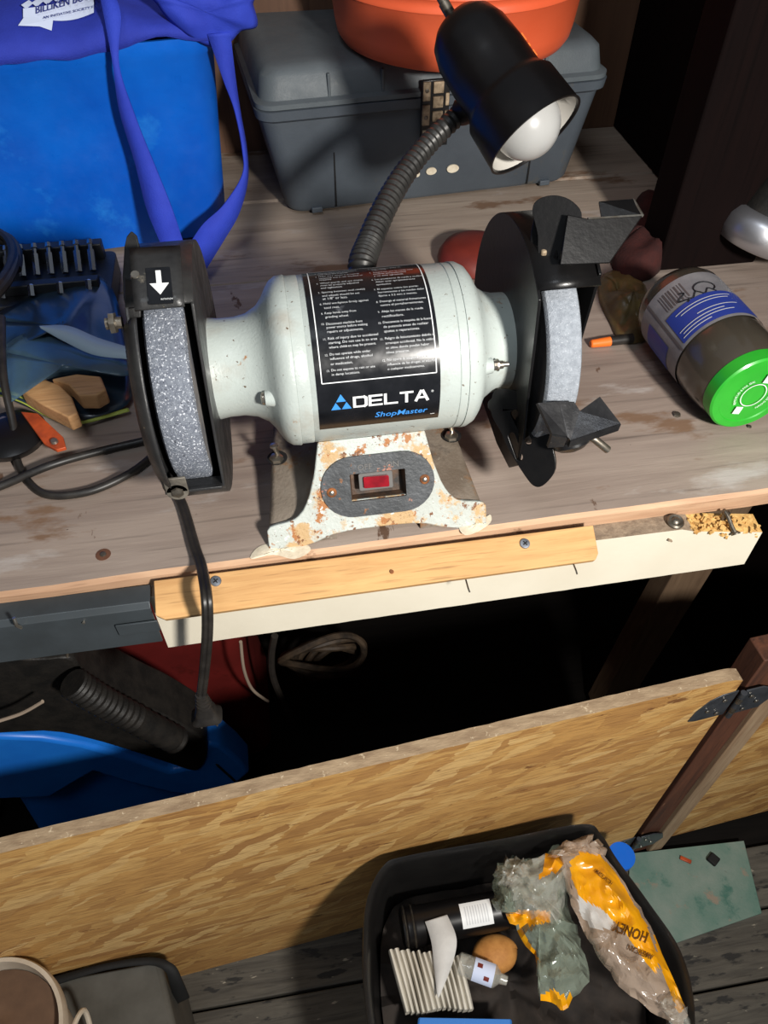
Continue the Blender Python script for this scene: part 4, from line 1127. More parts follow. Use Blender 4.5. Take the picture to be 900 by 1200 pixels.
# printed logo on the bag
def on_tote(px, py):
    """first hit of a sight line with the bag surface, near its front"""
    best = None
    d = ray(px, py); o = Vector((0, 0, CH))
    lo, hi = 0.5, 2.0
    for i in range(2400):
        p = o+d*((0.68+i*0.00015)/d.y)
        q = p-Vector((-.067, .779, 0)); a_ = -R(6.5)
        ux_, uy_ = -.067+q.x*math.cos(a_)-q.y*math.sin(a_), .779+q.x*math.sin(a_)+q.y*math.cos(a_)
        u = (ux_+0.52)/0.50; v = (uy_-(0.761+0.003*math.sin(u*9)))/0.22
        if v < 0: continue
        if p.z <= tote(u, v).z:
            q_ = tote(u, v); return Vector((p.x, p.y, max(p.z, q_.z)))
    return p
def logo_poly(pts, mat, d, name='logo'):
    P2 = [on_tote(*q)+Vector((0, -.0018, .0022))*d for q in pts]
    c = sum(P2, Vector())/len(P2)
    mb = MB(); mb.add([c]+P2, [(0, i+1, (i+1) % len(P2)+1) for i in range(len(P2))]); return mb.build(name, mat, tb_, smooth=0, recalc=False)
logo_poly([(25, 37), (32, 27), (45, 27), (58, 33), (66, 28), (64, 43), (50, 38)], 'logo_white', 2.6)
def arcband(px0, py0, px1, py1, w_, col, d):
    n_ = 8
    top = []; bot = []
    for k in range(n_+1):
        t = k/n_; x = px0+(px1-px0)*t; y = py0+(py1-py0)*t+4*math.sin(math.pi*t)
        top.append((x, y-w_/2)); bot.append((x, y+w_/2))
    mb = MB(); A = [on_tote(*q)+Vector((0, -.0018, .0022))*d for q in top]; B = [on_tote(*q)+Vector((0, -.0018, .0022))*d for q in bot]
    mb.grid(lambda u, v: (A if v < .5 else B)[int(round(u*n_))], n_, 1); mb.build('logo', col, tb_, smooth=0, recalc=False)
arcband(30, 24, 112, 3, 17, 'logo_white', 2.0); arcband(62, 23, 112, 14, 12, 'logo_white', 1.9)
def tote_text(body, px, py, wpx, hpx, slope, mat, d=2.8):
    vs, fs = text2d(body, width=wpx, height=hpx, bold=.01)
    mb = MB(); mb.add([on_tote(px+a, py+a*slope-b)+Vector((0, -.0018, .0022))*d for a, b in vs], fs); mb.build('logo_lettering', mat, tb_, smooth=0, recalc=False)
tote_text('BILLIKEN BOUNTY', 46, 24, 84, 9, -.27, 'logo_ink'); tote_text('AN INITIATIVE SOCIETY FOR', 54, 30, 66, 3, -.22, 'logo_ink')
for x in (28, 40, 52, 64): logo_poly([(x, 12-(x-28)*.22), (x+9, 6-(x-28)*.22), (x+14, 10-(x-28)*.22), (x+6, 17-(x-28)*.22)], 'logo_white', 2.2)
mb = MB(); mb.tube([aty(150, 42, .772), aty(200, 39, .772)], .0014, 8); mb.build('rim_wire', 'chrome', bb)

# =================================================================== GREY TOOLBOX
tbx = thing('toolbox', (0.19, 0.93, 0.0), 'large grey plastic toolbox behind the grinder under the orange bucket', 'toolbox')
yawb = R(5.0); TB = Vector((0.189, 0.835, 0)); tx = Vector((math.cos(yawb), math.sin(yawb), 0)); ty = Vector((-math.sin(yawb), math.cos(yawb), 0))
def tbp(x, y, z): return TB+tx*x+ty*y+Vector((0, 0, z))
def tring(z, hw, y0, y1, r=.018): return [tbp(x, (y0+y1)/2+y, z) for x, y in rrect(2*hw, y1-y0, r, 6)]
DD = .230
mb = MB()
mb.loft([tring(.001, .164, .004, DD), tring(.006, .167, .000, DD), (tring(.100, .186, -.004, DD+.002)), tring(.104, .190, -.010, DD+.004), tring(.113, .191, -.011, DD+.004), tring(.114, .186, -.004, DD)])
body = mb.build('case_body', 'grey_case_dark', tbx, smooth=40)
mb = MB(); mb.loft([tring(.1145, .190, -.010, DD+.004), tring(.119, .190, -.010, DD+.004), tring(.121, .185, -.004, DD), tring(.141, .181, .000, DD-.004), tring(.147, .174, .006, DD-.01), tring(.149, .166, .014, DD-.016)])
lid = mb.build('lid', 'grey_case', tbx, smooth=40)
for x in (-.115, -.060, .060, .115):       # moulded ribs
    mb = MB(); mb.box(tbp(x, -.0025, .131), (.003, .005, .022), Matrix((tx, ty, Vector((0, 0, 1)))).transposed()); mb.build('lid_rib', 'grey_case', tbx, bevel=.001)
for x in (-.113, .113):
    mb = MB(); mb.box(tbp(x, -.0015, .052), (.0016, .0020, .094), Matrix((tx, ty, Vector((0, 0, 1)))).transposed()); mb.build('body_groove', 'black_plastic', tbx)
for x in (-.135, .135):
    mb = MB(); mb.box(tbp(x, .001, .004), (.012, .01, .006), Matrix((tx, ty, Vector((0, 0, 1)))).transposed()); mb.build('case_foot', 'grey_case_dark', tbx, bevel=.001)
# latch of cream links
B3 = Matrix((tx, ty, Vector((0, 0, 1)))).transposed()
lt = MB(); lc_ = aty(512, 128, .815); lx = (lc_-TB).dot(tx)
lt.box(tbp(lx, -.0125, .098), (.030, .004, .066), B3); lo = lt.build('latch', 'black_plastic', tbx, bevel=.001)
for i, (dx, dz, w_, h) in enumerate(((-.0105, .021, .008, .018), (-.0105, -.002, .008, .020), (-.0100, -.024, .007, .014), (.002, .024, .011, .011), (.002, .010, .011, .011), (.002, -.004, .011, .010), (.002, -.018, .011, .010), (.0118, .012, .004, .012), (.0118, -.006, .004, .014))):
    mb = MB(); mb.box(tbp(lx+dx, -.0155, .100+dz), (w_, .003, h), B3); mb.build('latch_link', 'latch_cream', lo, bevel=.0007)
for dz in (.022, -.004):
    screw(tbp(lx-.0105, -.017, .100+dz), -ty, .0022, 'steel_dull', tbx, 'latch_rivet', None)
for (px, py, a, b) in ((507, 203, .006, .004), (533, 201, .007, .0045), (490, 206, .003, .003)):
    q = aty(px, py, .826); x = (q-TB).dot(tx); z = q.z
    mb = MB(); L = [(a*math.cos(R(t))*(1+.2*noise.noise(Vector((t, px, 0)))), b*math.sin(R(t))*(1+.3*noise.noise(Vector((px, t, 0))))) for t in range(0, 360, 20)]
    mb.prism(L, tbp(x, -.0040, z), tx, Vector((0, 0, 1)), -.0016); mb.build('dried_splash', 'glue', tbx, smooth=0)

# =================================================================== ORANGE BUCKET
bk = thing('bucket', (0.2130, 0.8870, 0.150), 'orange plastic bucket standing on the grey toolbox', 'bucket')
BC = Vector((0.2130, 0.8870, 0.1495))
mb = MB(); mb.lathe([(0, .108), (.003, .116), (.010, .1205), (.020, .1225), (.052, .1265), (.0535, .1285), (.0555, .1285), (.057, .127), (.063, .1275), (.0645, .1295), (.0665, .1295), (.068, .128), (.150, .137), (.150, .134), (.01, .114), (.006, .10)], BC, (0, 0, 1), 80)
mb.build('bucket_body', 'orange_plastic', bk, smooth=50)
# =================================================================== things on the right of the bench
# red round lid behind the grinder
rp = atz(553, 292, 0.0)
mb = MB(); mb.lathe([(0, .036), (.003, .039), (.008, .038), (.016, .033), (.021, .022), (.023, .008)], Vector((0.205, .695, .0005)), (0, 0, 1), 48)
tag(recentre(mb.build('red_dish', 'red_plastic')), 'upturned dull red plastic dish on the bench behind the grinder', 'dish')
# peanut-butter style jar lying on its side
ja, jb = atz(882, 463, .038), atz(789, 352, .038)
jr = .0375; jx = (ja-jb); jx.z = 0; jl = jx.length; jx.normalize(); jb.z = ja.z = jr+.001
jt = thing('plastic_jar', (jb+ja)/2-Vector((0, 0, jr)), 'clear brown plastic jar with a green lid lying on its side', 'jar')
print('jar length', jl, ja, jb)
prof = [(-.004, .024), (-.002, .029), (.004, .0345), (.012, jr), (jl*.30, jr), (jl*.32, jr-.0006), (jl*.62, jr-.0006), (jl*.64, jr), (jl*.78, jr*.985), (jl*.88, jr*.93), (jl*.94, jr*.84), (jl*.96, jr*.80), (jl*.985, jr*.80)]
mb = MB(); mb.lathe(prof, jb, jx, 64); mb.build('jar_body', 'jar_plastic', jt, smooth=50)
mb = MB(); mb.lathe([(jl*.90, jr*.86), (jl*.91, jr*.90), (jl*.99, jr*.90), (jl*1.0, jr*.86), (jl*1.0, jr*.72), (jl*.993, jr*.70)], jb, jx, 72); cap = mb.build('lid', 'green_cap', jt, smooth=30)
jn = jx; je1 = Vector((0, 0, 1)); je2 = jx.cross(je1)
def jarp(a, deg, r=jr): return jb+jx*a+(je1*math.cos(R(deg))+je2*math.sin(R(deg)))*r
# which side faces the camera: angle of the camera around the jar axis
cdir = (Vector((0, 0, CH))-(jb+ja)/2); cang = math.degrees(math.atan2(cdir.dot(je2), cdir.dot(je1)))
def jgrid(name, a0, a1, d0, d1, mat, r=jr+.0004, par=None):
    mb = MB(); mb.grid(lambda u, v: jarp(a0+(a1-a0)*u, cang+d0+(d1-d0)*v, r), 1, 40); return mb.build(name, mat, par or jt, smooth=60, recalc=False)
s0 = 1 if jarp(0, cang+40).x > jarp(0, cang).x else -1
jlb = jgrid('jar_label', jl*.14, jl*.62, -95, 150, 'jar_label', jr+.0005)
jgrid('label_band', jl*.36, jl*.60, s0*-22, s0*85, 'jar_blue', jr+.0009, jlb)
jgrid('label_band', jl*.14, jl*.62, s0*-30, s0*-27, 'jar_brown', jr+.0009, jlb)
jgrid('label_band', jl*.24, jl*.50, s0*-80, s0*-42, 'jar_blue', jr+.0009, jlb)
for k in range(12):
    d = s0*(-14+k*2.6+ (k % 3)*.6); jgrid('barcode_bar', jl*.19, jl*.33, d, d+s0*random.choice((.8, 1.2, 1.8)), 'jar_brown', jr+.0009, jlb)
for a, (d0, d1) in ((.40, (-10, 60)), (.425, (-5, 55)), (.52, (-18, 40)), (.545, (-15, 50)), (.57, (-18, 20)), (.49, (10, 60))):
    jgrid('label_rule', jl*a, jl*(a+.006), s0*d0, s0*d1, 'print_grey', jr+.0013, jlb)
# pen scribble on the jar label
mb = MB(); mb.tube([jarp(jl*(.30+.05*math.cos(R(t))), cang+s0*(38+13*math.sin(R(t))), jr+.001) for t in range(40, 330, 20)], .0005, 6)
mb.tube([jarp(jl*(.27+.10*t), cang+s0*(8+6*math.sin(t*9)), jr+.001) for t in [k/12 for k in range(13)]], .0005, 6)
mb.tube([jarp(jl*(.34+.02*math.sin(t*14)), cang+s0*(14+34*t), jr+.001) for t in [k/16 for k in range(17)]], .0005, 6); mb.build('pen_scribble', 'print_black', jlb)
# cap print
cc = jb+jx*(jl*1.0+.0004); cu_ = (up-jx*up.dot(jx)).normalized(); cv_ = (rt-jx*rt.dot(jx)); cv_ = (cv_-cu_*cv_.dot(cu_)).normalized()
mb = MB()
def ringflat(m, r0, r1, a0=0, a1=360, n_=40): m.grid(lambda u, v: cc+(cu_*math.cos(R(a0+(a1-a0)*u))+cv_*math.sin(R(a0+(a1-a0)*u)))*(r0+(r1-r0)*v)+jx*.0006, n_, 1)
ringflat(mb, .0100, .0107); mb.build('lid_print', 'print_white', cap, smooth=0, recalc=False)
mb = MB(); mb.grid(lambda u, v: cc+cu_*(.0200-.008*v)+cv_*(.006*(u-.5)+.003)-jx*.0, 1, 1); mb.v = [p+jx*.0008 for p in mb.v]; mb.build('lid_print', 'print_white', cap, smooth=0, recalc=False)
mb = MB(); mb.grid(lambda u, v: cc+cu_*(-.0115-.007*v)+cv_*(.0065*(u-.5)-.005)+jx*.0008, 1, 1); mb.build('lid_print', 'print_white', cap, smooth=0, recalc=False)
def cap_text(body, r, amid, span, h):
    vs, fs = text2d(body, width=1.0, height=h)
    mb = MB(); mb.add([cc+(cu_*math.cos(R(amid+(x-.5)*span))+cv_*math.sin(R(amid+(x-.5)*span)))*(r+y)+jx*.0008 for x, y in vs], fs); mb.build('lid_lettering', 'print_white', cap, smooth=0, recalc=False)
cap_text('REMOVE LID & FOIL SEAL', .0140, -80, 100, .0021); cap_text('PRESS DOWN', .0140, 110, 60, .0021)
# black torch with chrome rim
lt_ = thing('handheld_work_lamp', (0.52, 0.66, 0.0), 'black handled lamp with a shiny metal rim at the right end of the bench', 'lamp')
lc0 = aty(886, 284, .640); ld = Vector((0.28, 0.10, 0.9)).normalized(); lc0 = lc0+Vector((0.002, 0, 0))
print('lamp0', lc0)
mb = MB(); mb.lathe([(0.0, .026), (-.005, .034), (-.003, .0405), (.008, .0440), (.020, .0435), (.028, .038), (.030, .030)], lc0, ld, 48); mb.build('rim', 'chrome', lt_, smooth=60)
mb = MB(); mb.lathe([(.024, .034), (.045, .031), (.080, .026), (.12, .020), (.24, .019), (.25, .012)], lc0, ld, 40); mb.build('handle', 'black_rubber', lt_, smooth=50)
# orange tipped marker, brown wrapper, dark red cloth
mb = MB(); a, b = atz(692, 403, .0045), atz(722, 399, .0045); d = (b-a).normalized(); mb.lathe([(0, .0026), (.001, .0036), (.018, .0044), (.0185, .0044)], a, d, 20)
mk = thing('marker', (a+b)/2-Vector((0, 0, .0045)), 'small orange tipped marker lying right of the grinding wheel', 'marker'); mb.build('tip', 'orange_tip', mk)
mb = MB(); mb.lathe([(.0185, .0042), (.040, .0045), (.041, .003)], a, d, 20); mb.build('barrel', 'cord_black', mk)
def crumple(name, pxs, z0, hgt, mat, seed, nn=9, f=40, amp=.5):
    P = closed_path([(x, y, 0) for x, y in pxs], 5); c = sum(P, Vector())/len(P)
    def fn_(u, v):
        k = int(round(u*len(P))) % len(P); q = c.lerp(P[k], v); p = atz(q.x, q.y, z0)
        h = hgt*(1-v**3)*(0.55+amp*noise.noise(p*f+Vector((seed, 0, 0)))+.25*noise.noise(p*f*3+Vector((0, seed, 0))))
        return p+Vector((0, -h*.3, max(h, 0)+.0008))
    mb = MB(); mb.grid(fn_, len(P), nn); return recentre(mb.build(name, mat, smooth=50, recalc=False, solid=.001, offset=1))
tag(crumple('plastic_wrapper', [(705, 325), (735, 318), (758, 345), (762, 378), (756, 400), (728, 402), (715, 380), (702, 350)], 0, .022, 'brown_plastic', 1), 'crumpled brown plastic wrapper between the grinder and the jar', 'wrapper')
tag(crumple('rag', [(715, 300), (735, 255), (757, 225), (778, 250), (785, 290), (765, 325), (730, 330)], 0, .05, 'red_cloth', 5, f=14), 'dark red cloth rag heaped at the foot of the dark post', 'rag')
for px, py, s_ in ((793, 486, .0035), (878, 500, .002), (640, 350, .002)):
    mb = MB(); mb.lathe([(0, s_), (s_*.4, s_*.8), (s_*.5, s_*.3)], atz(px, py, .0005), (0, 0, 1), 7); tag(recentre(mb.build('crumb', 'steel_dull', smooth=0)), ('tiny pale crumb on the bench left of the jar' if px < 800 else 'tiny pale crumb on the bench in front of the green lid') if px > 700 else 'tiny crumb of debris behind the right wheel', 'debris', 'crumbs on the bench' if px > 700 else None)

# =================================================================== things on the left of the bench
bc_ = thing('bit_set', (-0.27, 0.75, 0.0), 'black driver bit case with rows of steel bits at the left rear', 'bit set')
mb = MB(); q0 = atz(-30, 330, .020); 
bw, bd = .235, .085; bo = Vector((-0.270, .690, .0))
mb.prism(rrect(bw, bd, .008, 4), bo+Vector((0, 0, .001)), (1, 0, 0), (0, 1, 0), .022); mb.build('case', 'case_black', bc_, bevel=.0015)
mb = MB(); mb.box(bo+Vector((0, .033, .030)), (bw-.02, .012, .018)); mb.build('bit_rack', 'case_black', bc_, bevel=.001)
mb = MB(); mb.box(bo+Vector((0, -.022, .028)), (bw-.02, .010, .010)); mb.build('bit_rack', 'case_black', bc_, bevel=.001)
for k in range(17):
    x = bo.x+bw/2-.018-k*.0128
    mb = MB(); mb.lathe([(0, .0034), (.020, .0034), (.0205, .002), (.025, .002), (.026, .003), (.0300, .0025)], Vector((x, bo.y+.002, .026)), (0, .62, .55), 6); mb.build('driver_bit', 'bits_steel', bc_, smooth=20)
for k in range(8):
    x = bo.x+bw/2-.018-k*.0256
    mb = MB(); mb.lathe([(0, .0032), (.010, .0032), (.011, .002)], Vector((x, bo.y-.034, .026)), (0, .62, .55), 6); mb.build('driver_bit', 'bits_steel', bc_, smooth=20)
def coil(cx, cy, z, rx, ry, n_, r, seed, mat='cord_black', ph=0, wob=.006):
    pts = []
    for i in range(int(26*n_)):
        a = i/26*2*math.pi+ph
        k = 1+.10*noise.noise(Vector((i*.05, seed, 0)))
        pts.append(Vector((cx+rx*k*math.cos(a)+wob*noise.noise(Vector((i*.07, 1, seed))), cy+ry*k*math.sin(a)+wob*noise.noise(Vector((i*.06, seed, 4))), z+.003*i/26+.010*noise.noise(Vector((i*.11, 7, seed))))))
    mb = MB(); mb.tube(pts, r, 8); return mb
mb = coil(-0.262, .676, .043, .030, .058, 2.6, .0042, 3)
tag(recentre(mb.build('cord_coil', 'cord_black')), 'black cord coiled on top of the bit case', 'cable')  # plain black cord wound in loops, of no known use
# blue zip bag with wooden blocks
zb_ = thing('zip_bag', (-0.20, .56, 0.0), 'translucent blue plastic pouch holding tan wooden pieces', 'pouch')
def pouch(pxs, z0, h, mat, name, seed, tilt=0.0, solid=.0008, top=None):
    P = closed_path([(x, y, 0) for x, y in pxs], 5); c = sum(P, Vector())/len(P)
    def fn_(u, v):
        k = int(round(u*len(P))) % len(P); q = c.lerp(P[k], v); p = atz(q.x, q.y, z0+h*(1-v*v)*(.8+.5*noise.noise(Vector((q.x*.03, q.y*.03, seed)))))
        return p
    mb = MB(); mb.grid(fn_, len(P), 8); return mb.build(name, mat, zb_, smooth=60, recalc=False, solid=solid)
pouch([(-10, 375), (40, 345), (105, 322), (130, 335), (150, 400), (152, 430), (110, 412), (45, 384), (5, 405), (-15, 420)], .022, .016, 'zip_dark', 'pouch_back', 1)
pouch([(-8, 408), (45, 384), (70, 388), (110, 405), (150, 420), (155, 460), (140, 480), (90, 492), (40, 480), (0, 462), (-20, 450)], .006, .008, 'zip_dark', 'pouch_bottom', 2)
pouch([(2, 412), (46, 386), (90, 400), (150, 420), (150, 440), (115, 438), (80, 438), (35, 452), (10, 470)], .030, .010, 'zip_film', 'pouch_front', 4)
mb = loftstrip([atz(46, 382, .044), atz(80, 382, .044), atz(115, 396, .042), atz(151, 407, .040)], [atz(48, 385, .043), atz(75, 400, .040), (atz(110, 416, .038)), atz(151, 421, .036)]); mb.build('white_band', 'white_band', zb_, smooth=60, solid=.0006, recalc=False)
mb = loftstrip([atz(-5, 453, .016), atz(25, 463, .018), atz(60, 484, .012), atz(90, 494, .008), atz(150, 478, .006)], [atz(-5, 463, .014), atz(25, 472, .016), atz(60, 491, .010), atz(90, 498, .006), atz(152, 482, .005)]); mb.build('pouch_edge', 'green_yellow', zb_, smooth=60, solid=.0006, recalc=False)
mb = loftstrip([atz(-5, 458, .0165), atz(25, 467, .0185), atz(60, 486, .0125)], [atz(-5, 461, .0160), atz(25, 470, .018), atz(60, 489, .012)]); mb.build('edge_stripe', 'zip_dark', zb_, smooth=60, solid=.0009, recalc=False)
def block(name, pxs, z, th, label):
    mb = MB(); P = [atz(x, y, z) for x, y in pxs]; n_ = Vector((0, 0, 1)); o = P[0]
    e1 = (P[1]-P[0]).normalized(); e2 = n_.cross(e1); mb.prism([((p-o).dot(e1), (p-o).dot(e2)) for p in P], o-Vector((0, 0, th)), e1, e2, th)
    return tag(recentre(mb.build(name, 'block_wood', bevel=.0012)), label, 'wood piece', 'wooden pieces in the blue pouch')
block('wooden_wedge', [(24, 458), (50, 443), (70, 451), (84, 465), (91, 484), (80, 489), (50, 474)], .030, .014, 'tan wooden wedge at the front left in the blue pouch')
block('wooden_wedge', [(60, 444), (90, 438), (118, 441), (124, 456), (112, 463), (92, 463), (80, 450)], .034, .014, 'tan wooden wedge behind the other in the blue pouch')
# orange handled tool with round black head
oh = thing('orange_tool', (-0.21, .47, 0), 'hand tool with a flat orange metal arm and black round body', 'tool')
mb = MB(); P = [atz(x, y, .020) for x, y in ((24, 482), (44, 484), (74, 512), (77, 524), (66, 527), (52, 520))]; o_ = P[0]; e1 = Vector((1, 0, 0)); e2 = Vector((0, 1, 0)); mb.prism([((p-o_).x, (p-o_).y) for p in P], o_-Vector((0, 0, .003)), e1, e2, .003); mb.build('arm', 'orange_metal', oh, bevel=.0006)
mb = MB(); mb.lathe([(0, .018), (.006, .026), (.012, .028), (.016, .022), (.0175, .010)], atz(18, 522, .0)+Vector((0, 0, .001)), (0, 0, 1), 32); mb.build('body', 'black_gloss', oh, smooth=50)
mb = MB(); mb.lathe([(0, .0035), (.003, .003)], atz(5, 494, .015), (0, 0, 1), 12); mb.lathe([(0, .003), (.002, .0025)], atz(64, 518, .0205), (0, 0, 1), 12); mb.build('rivet', 'steel', oh)

# =================================================================== LOWER CABINET: OSB door, stile, hinges
dr = thing('base_cabinet', (0.07, 0.33, -0.9), 'low cabinet front of OSB with brown stile and grey hinges, below the bench', 'cabinet')
pL, pR = Vector((-0.60, .2640, -.31)), atz(873, 794, -.31)
pL = atz(0, 1000, -.31); dxy = (pR-pL).normalized(); pL = pR-dxy*0.98
dn_ = Vector((dxy.y, -dxy.x, 0)); dback = -dn_
ln = (pR-pL).length; mb = MB(); nx = 90; rings = []
for i in range(nx+1):
    t = i/nx; p = pL+dxy*ln*t; wz = .0012*noise.noise(Vector((t*60, 0, 0)))+.0008*noise.noise(Vector((t*240, 5, 0)))
    tz = -.31+wz
    if t > .985: tz -= .006*((t-.985)/.015)**2
    rings.append([Vector((p.x, p.y, -.905)), Vector((p.x, p.y, tz)), Vector((p.x, p.y, tz))+dback*.0145+Vector((0, 0, .0005)), Vector((p.x, p.y, -.905))+dback*.0145])
mb.loft(rings)
for i, f in enumerate(mb.f):
    c = sum((mb.v[k] for k in f), Vector())/len(f)
    if c.z > -.33 or len(f) == 4 and c.z > -.33: mb.mi[i] = 1
dpan = mb.build('osb_panel', ['osb_face', 'osb_edge'], dr, smooth=20)
mb.v = []
# stile, batten and side panel right of the door
st = dr
s0_ = pR+dxy*.014
def fbox(name, a, b, th, off_, mat, z0=-.905, z1=-.29, label=None):
    p = s0_+dxy*((a+b)/2)+dback*(off_+th/2); m3 = Matrix((dxy, dback, Vector((0, 0, 1)))).transposed()
    mb = MB(); mb.box((p.x, p.y, (z0+z1)/2), (b-a, th, z1-z0), m3); return mb.build(name, mat, st, bevel=.0015, label=label)
fbox('stile', 0.004, .038, .030, .004, 'stile_wood', label='dark brown stained stile')
fbox('batten', .038, .064, .034, -.002, 'pale_batten', label='pale raw wood batten')
fbox('side_panel', .064, .40, .014, .012, 'osb_face', z1=-.29, label='orange-brown OSB panel')
# hinges
def hinge(zc, sz=1.0, mat='hinge_grey', lab_=None):
    h = MB(); c = s0_+dxy*(-.006)+dn_*.0012; c.z = zc
    m = Vector((0, 0, 1))
    L = [(-.004, -.026), (-.004, .026), (-.022, .024), (-.034, .016), (-.044, -.004), (-.047, -.024), (-.036, -.027)]
    h.prism([(x*sz, y*sz) for x, y in L], c, dxy, m, -.0016)
    L2 = [(.004, -.026), (.036, -.024), (.046, -.004), (.040, .016), (.024, .026), (.004, .026)]
    h.prism([(x*sz, y*sz) for x, y in L2], c+dn_*.002, dxy, m, -.0016)
    ho = h.build('hinge', mat, dr, bevel=.0004, label=lab_)
    for k in range(5):
        mb = MB(); mb.tube([c+m*((-.026+k*.0104)*sz)+dn_*.003, c+m*((-.026+k*.0104+.0098)*sz)+dn_*.003], .0034*sz, 12); mb.build('knuckle', 'steel_dull' if k % 2 else mat, ho)
    for x, y in ((-.016, .012), (-.030, -.006), (-.016, -.016), (.014, .012), (.026, -.004), (.014, -.016)):
        mb = MB(); mb.lathe([(0, .0028), (.001, .0026), (.0015, .001)], c+dxy*x*sz+m*y*sz+dn_*(.001 if x < 0 else .003), dn_, 10); mb.build('hinge_screw', 'steel', ho)
hinge(-.366, 1.05, 'hinge_grey', 'grey steel butt hinge at the top of the OSB door'); hinge(-.83, 1.1, 'hinge_grey', 'grey steel butt hinge near the floor')
# teal painted board on the floor
mb = MB(); P = [atz(738, 1000, -.895), atz(872, 985, -.895), atz(893, 1070, -.895), atz(772, 1112, -.895), atz(735, 1090, -.895)]
e1 = Vector((1, 0, 0)); e2 = Vector((0, 1, 0)); o_ = P[0]; mb.prism([((p-o_).x, (p-o_).y) for p in P], o_-Vector((0, 0, .005)), e1, e2, .005)
tag(recentre(mb.build('painted_board', 'teal_paint', bevel=.001)), 'worn teal painted board on the floor under the frame', 'board')
mb = MB(); p = atz(803, 1008, -.894); mb.box(p+Vector((0, 0, .002)), (.018, .006, .004), Matrix.Rotation(-.6, 3, 'Z')); tag(recentre(mb.build('wood_scrap', 'orange_metal', bevel=.001)), 'small pinkish wood scrap on the teal board', 'scrap')
mb = MB(); p = atz(835, 1008, -.894); mb.box(p+Vector((0, 0, .004)), (.016, .016, .008), Matrix.Rotation(.6, 3, 'Z')); tag(recentre(mb.build('dark_scrap', 'black_matte', bevel=.002)), 'small black lump on the teal board', 'scrap')

# =================================================================== under the bench
rb = thing('red_container', (-0.22, .70, -0.9), 'large dull red plastic container under the left of the bench', 'container')
mb = MB(); yR = .62
q1 = aty(303, 845, yR); q2 = aty(277, 700, yR)
mb.loft([[Vector((x, y, z)) for x, y in [(c[0], c[1]) for c in [(a+(-.42+q.x)/2, b+yR+.11) for a, b in rrect(q.x+.42, .22, .03, 5)]]] for q, z in ((q1+Vector((.01, 0, 0)), -.895), (q1, q1.z), (q2, -.16), (q2-Vector((.02, 0, 0)), -.14))])
mb.build('container_body', 'red_dark', rb, smooth=40)
# blue plastic machine with black grip
bt = thing('blue_tool', (-0.25, .52, -0.9), 'blue plastic machine housing with a ribbed black grip below the bench', 'tool')
yT = .47
outl = [(-60, 865), (0, 864), (60, 866), (120, 876), (180, 895), (235, 870), (270, 885), (296, 908), (285, 922), (262, 932), (210, 932), (150, 920), (110, 915), (85, 935), (-60, 940)]
outl = [(-80, 866), (0, 864), (50, 866), (100, 874), (150, 888), (200, 905), (228, 900), (243, 872), (258, 874), (278, 890), (293, 906), (270, 928), (235, 934), (200, 930), (150, 918), (110, 905), (60, 935), (-80, 940)]
P = [aty(x, y, yT) for x, y in outl]
mb = MB(); mb.prism([(p.x, p.z) for p in P], (0, yT+.045, 0), (1, 0, 0), (0, 0, 1), .045); mb.build('housing', 'tool_blue', bt, bevel=.006, seg=3)
mb = MB(); mb.loft([[Vector((x-.33, y+yT+.07, z)) for x, y in rrect(w_, .08, .02, 4)] for z, w_ in ((-.898, .30), (-.70, .26), (-.50, .18))]); mb.build('lower_body', 'tool_blue', bt)
outg = [(-80, 780), (40, 778), (82, 776), (95, 790), (125, 812), (165, 832), (195, 845), (235, 868), (243, 882), (240, 898), (228, 908), (200, 900), (150, 884), (100, 870), (50, 862), (-80, 862)]
P = closed_path([aty(x, y, yT-.01) for x, y in outg], 3)
mb = MB(); mb.prism([(p.x, p.z) for p in P], (0, yT+.055, 0), (1, 0, 0), (0, 0, 1), .060); mb.build('grip_shell', 'black_rubber', bt, bevel=.008, seg=3)
gpth = smooth_path([aty(85, 800, yT-.03), aty(120, 822, yT-.032), aty(160, 843, yT-.032), aty(208, 868, yT-.03)], 12)
mb = MB(); mb.tube(gpth, [(.017 if i % 2 else .0155) for i in range(len(gpth))], 18); mb.build('grip', 'black_rubber', bt, smooth=30, label='ribbed black grip')
mb = MB(); mb.tube([aty(254, 896, yT-.002), aty(275, 915, yT-.002)], .0016, 8); mb.build('seam', 'black_matte', bt)
mb = MB(); mb.tube(smooth_path([aty(-5, 846, yT-.04), aty(25, 836, yT-.04), aty(50, 822, yT-.04)], 6), .002, 8)
cw = mb.build('wire', 'cable_pale', bt)
# hose coil at the back and loose cables
mb = MB()
for k in range(7):
    c = aty(378+k*2, 768+k*1.5, .70+k*.012); rx, rz = .072-.004*k+.004*math.sin(k*2), .050-.003*math.cos(k*3)
    pts = [c+Vector((rx*math.cos(a), .01*math.sin(a*2+k), rz*math.sin(a)*(1.0))) for a in [2*math.pi*i/40 for i in range(40)]]
    mb.tube(pts, .0062, 8, closed=True)
ho = tag(recentre(mb.build('coiled_hose', 'hose')), 'dusty brown hose coiled in the dark below the bench', 'hose')
mb = MB(); mb.tube(smooth_path([aty(282, 752, .55), aty(286, 785, .55), aty(296, 808, .56), aty(314, 822, .57)], 8), .0022, 8); tag(recentre(mb.build('pale_cable', 'cable_pale')), 'thin pale cable hanging beside the red container', 'cable')
mb = MB(); mb.tube(smooth_path([aty(322, 745, .58), aty(318, 770, .58), aty(322, 800, .58), aty(345, 850, .6)], 8), .005, 8); tag(recentre(mb.build('black_hose', 'hose_dark')), 'black hose hanging in front of the coiled hose', 'hose')
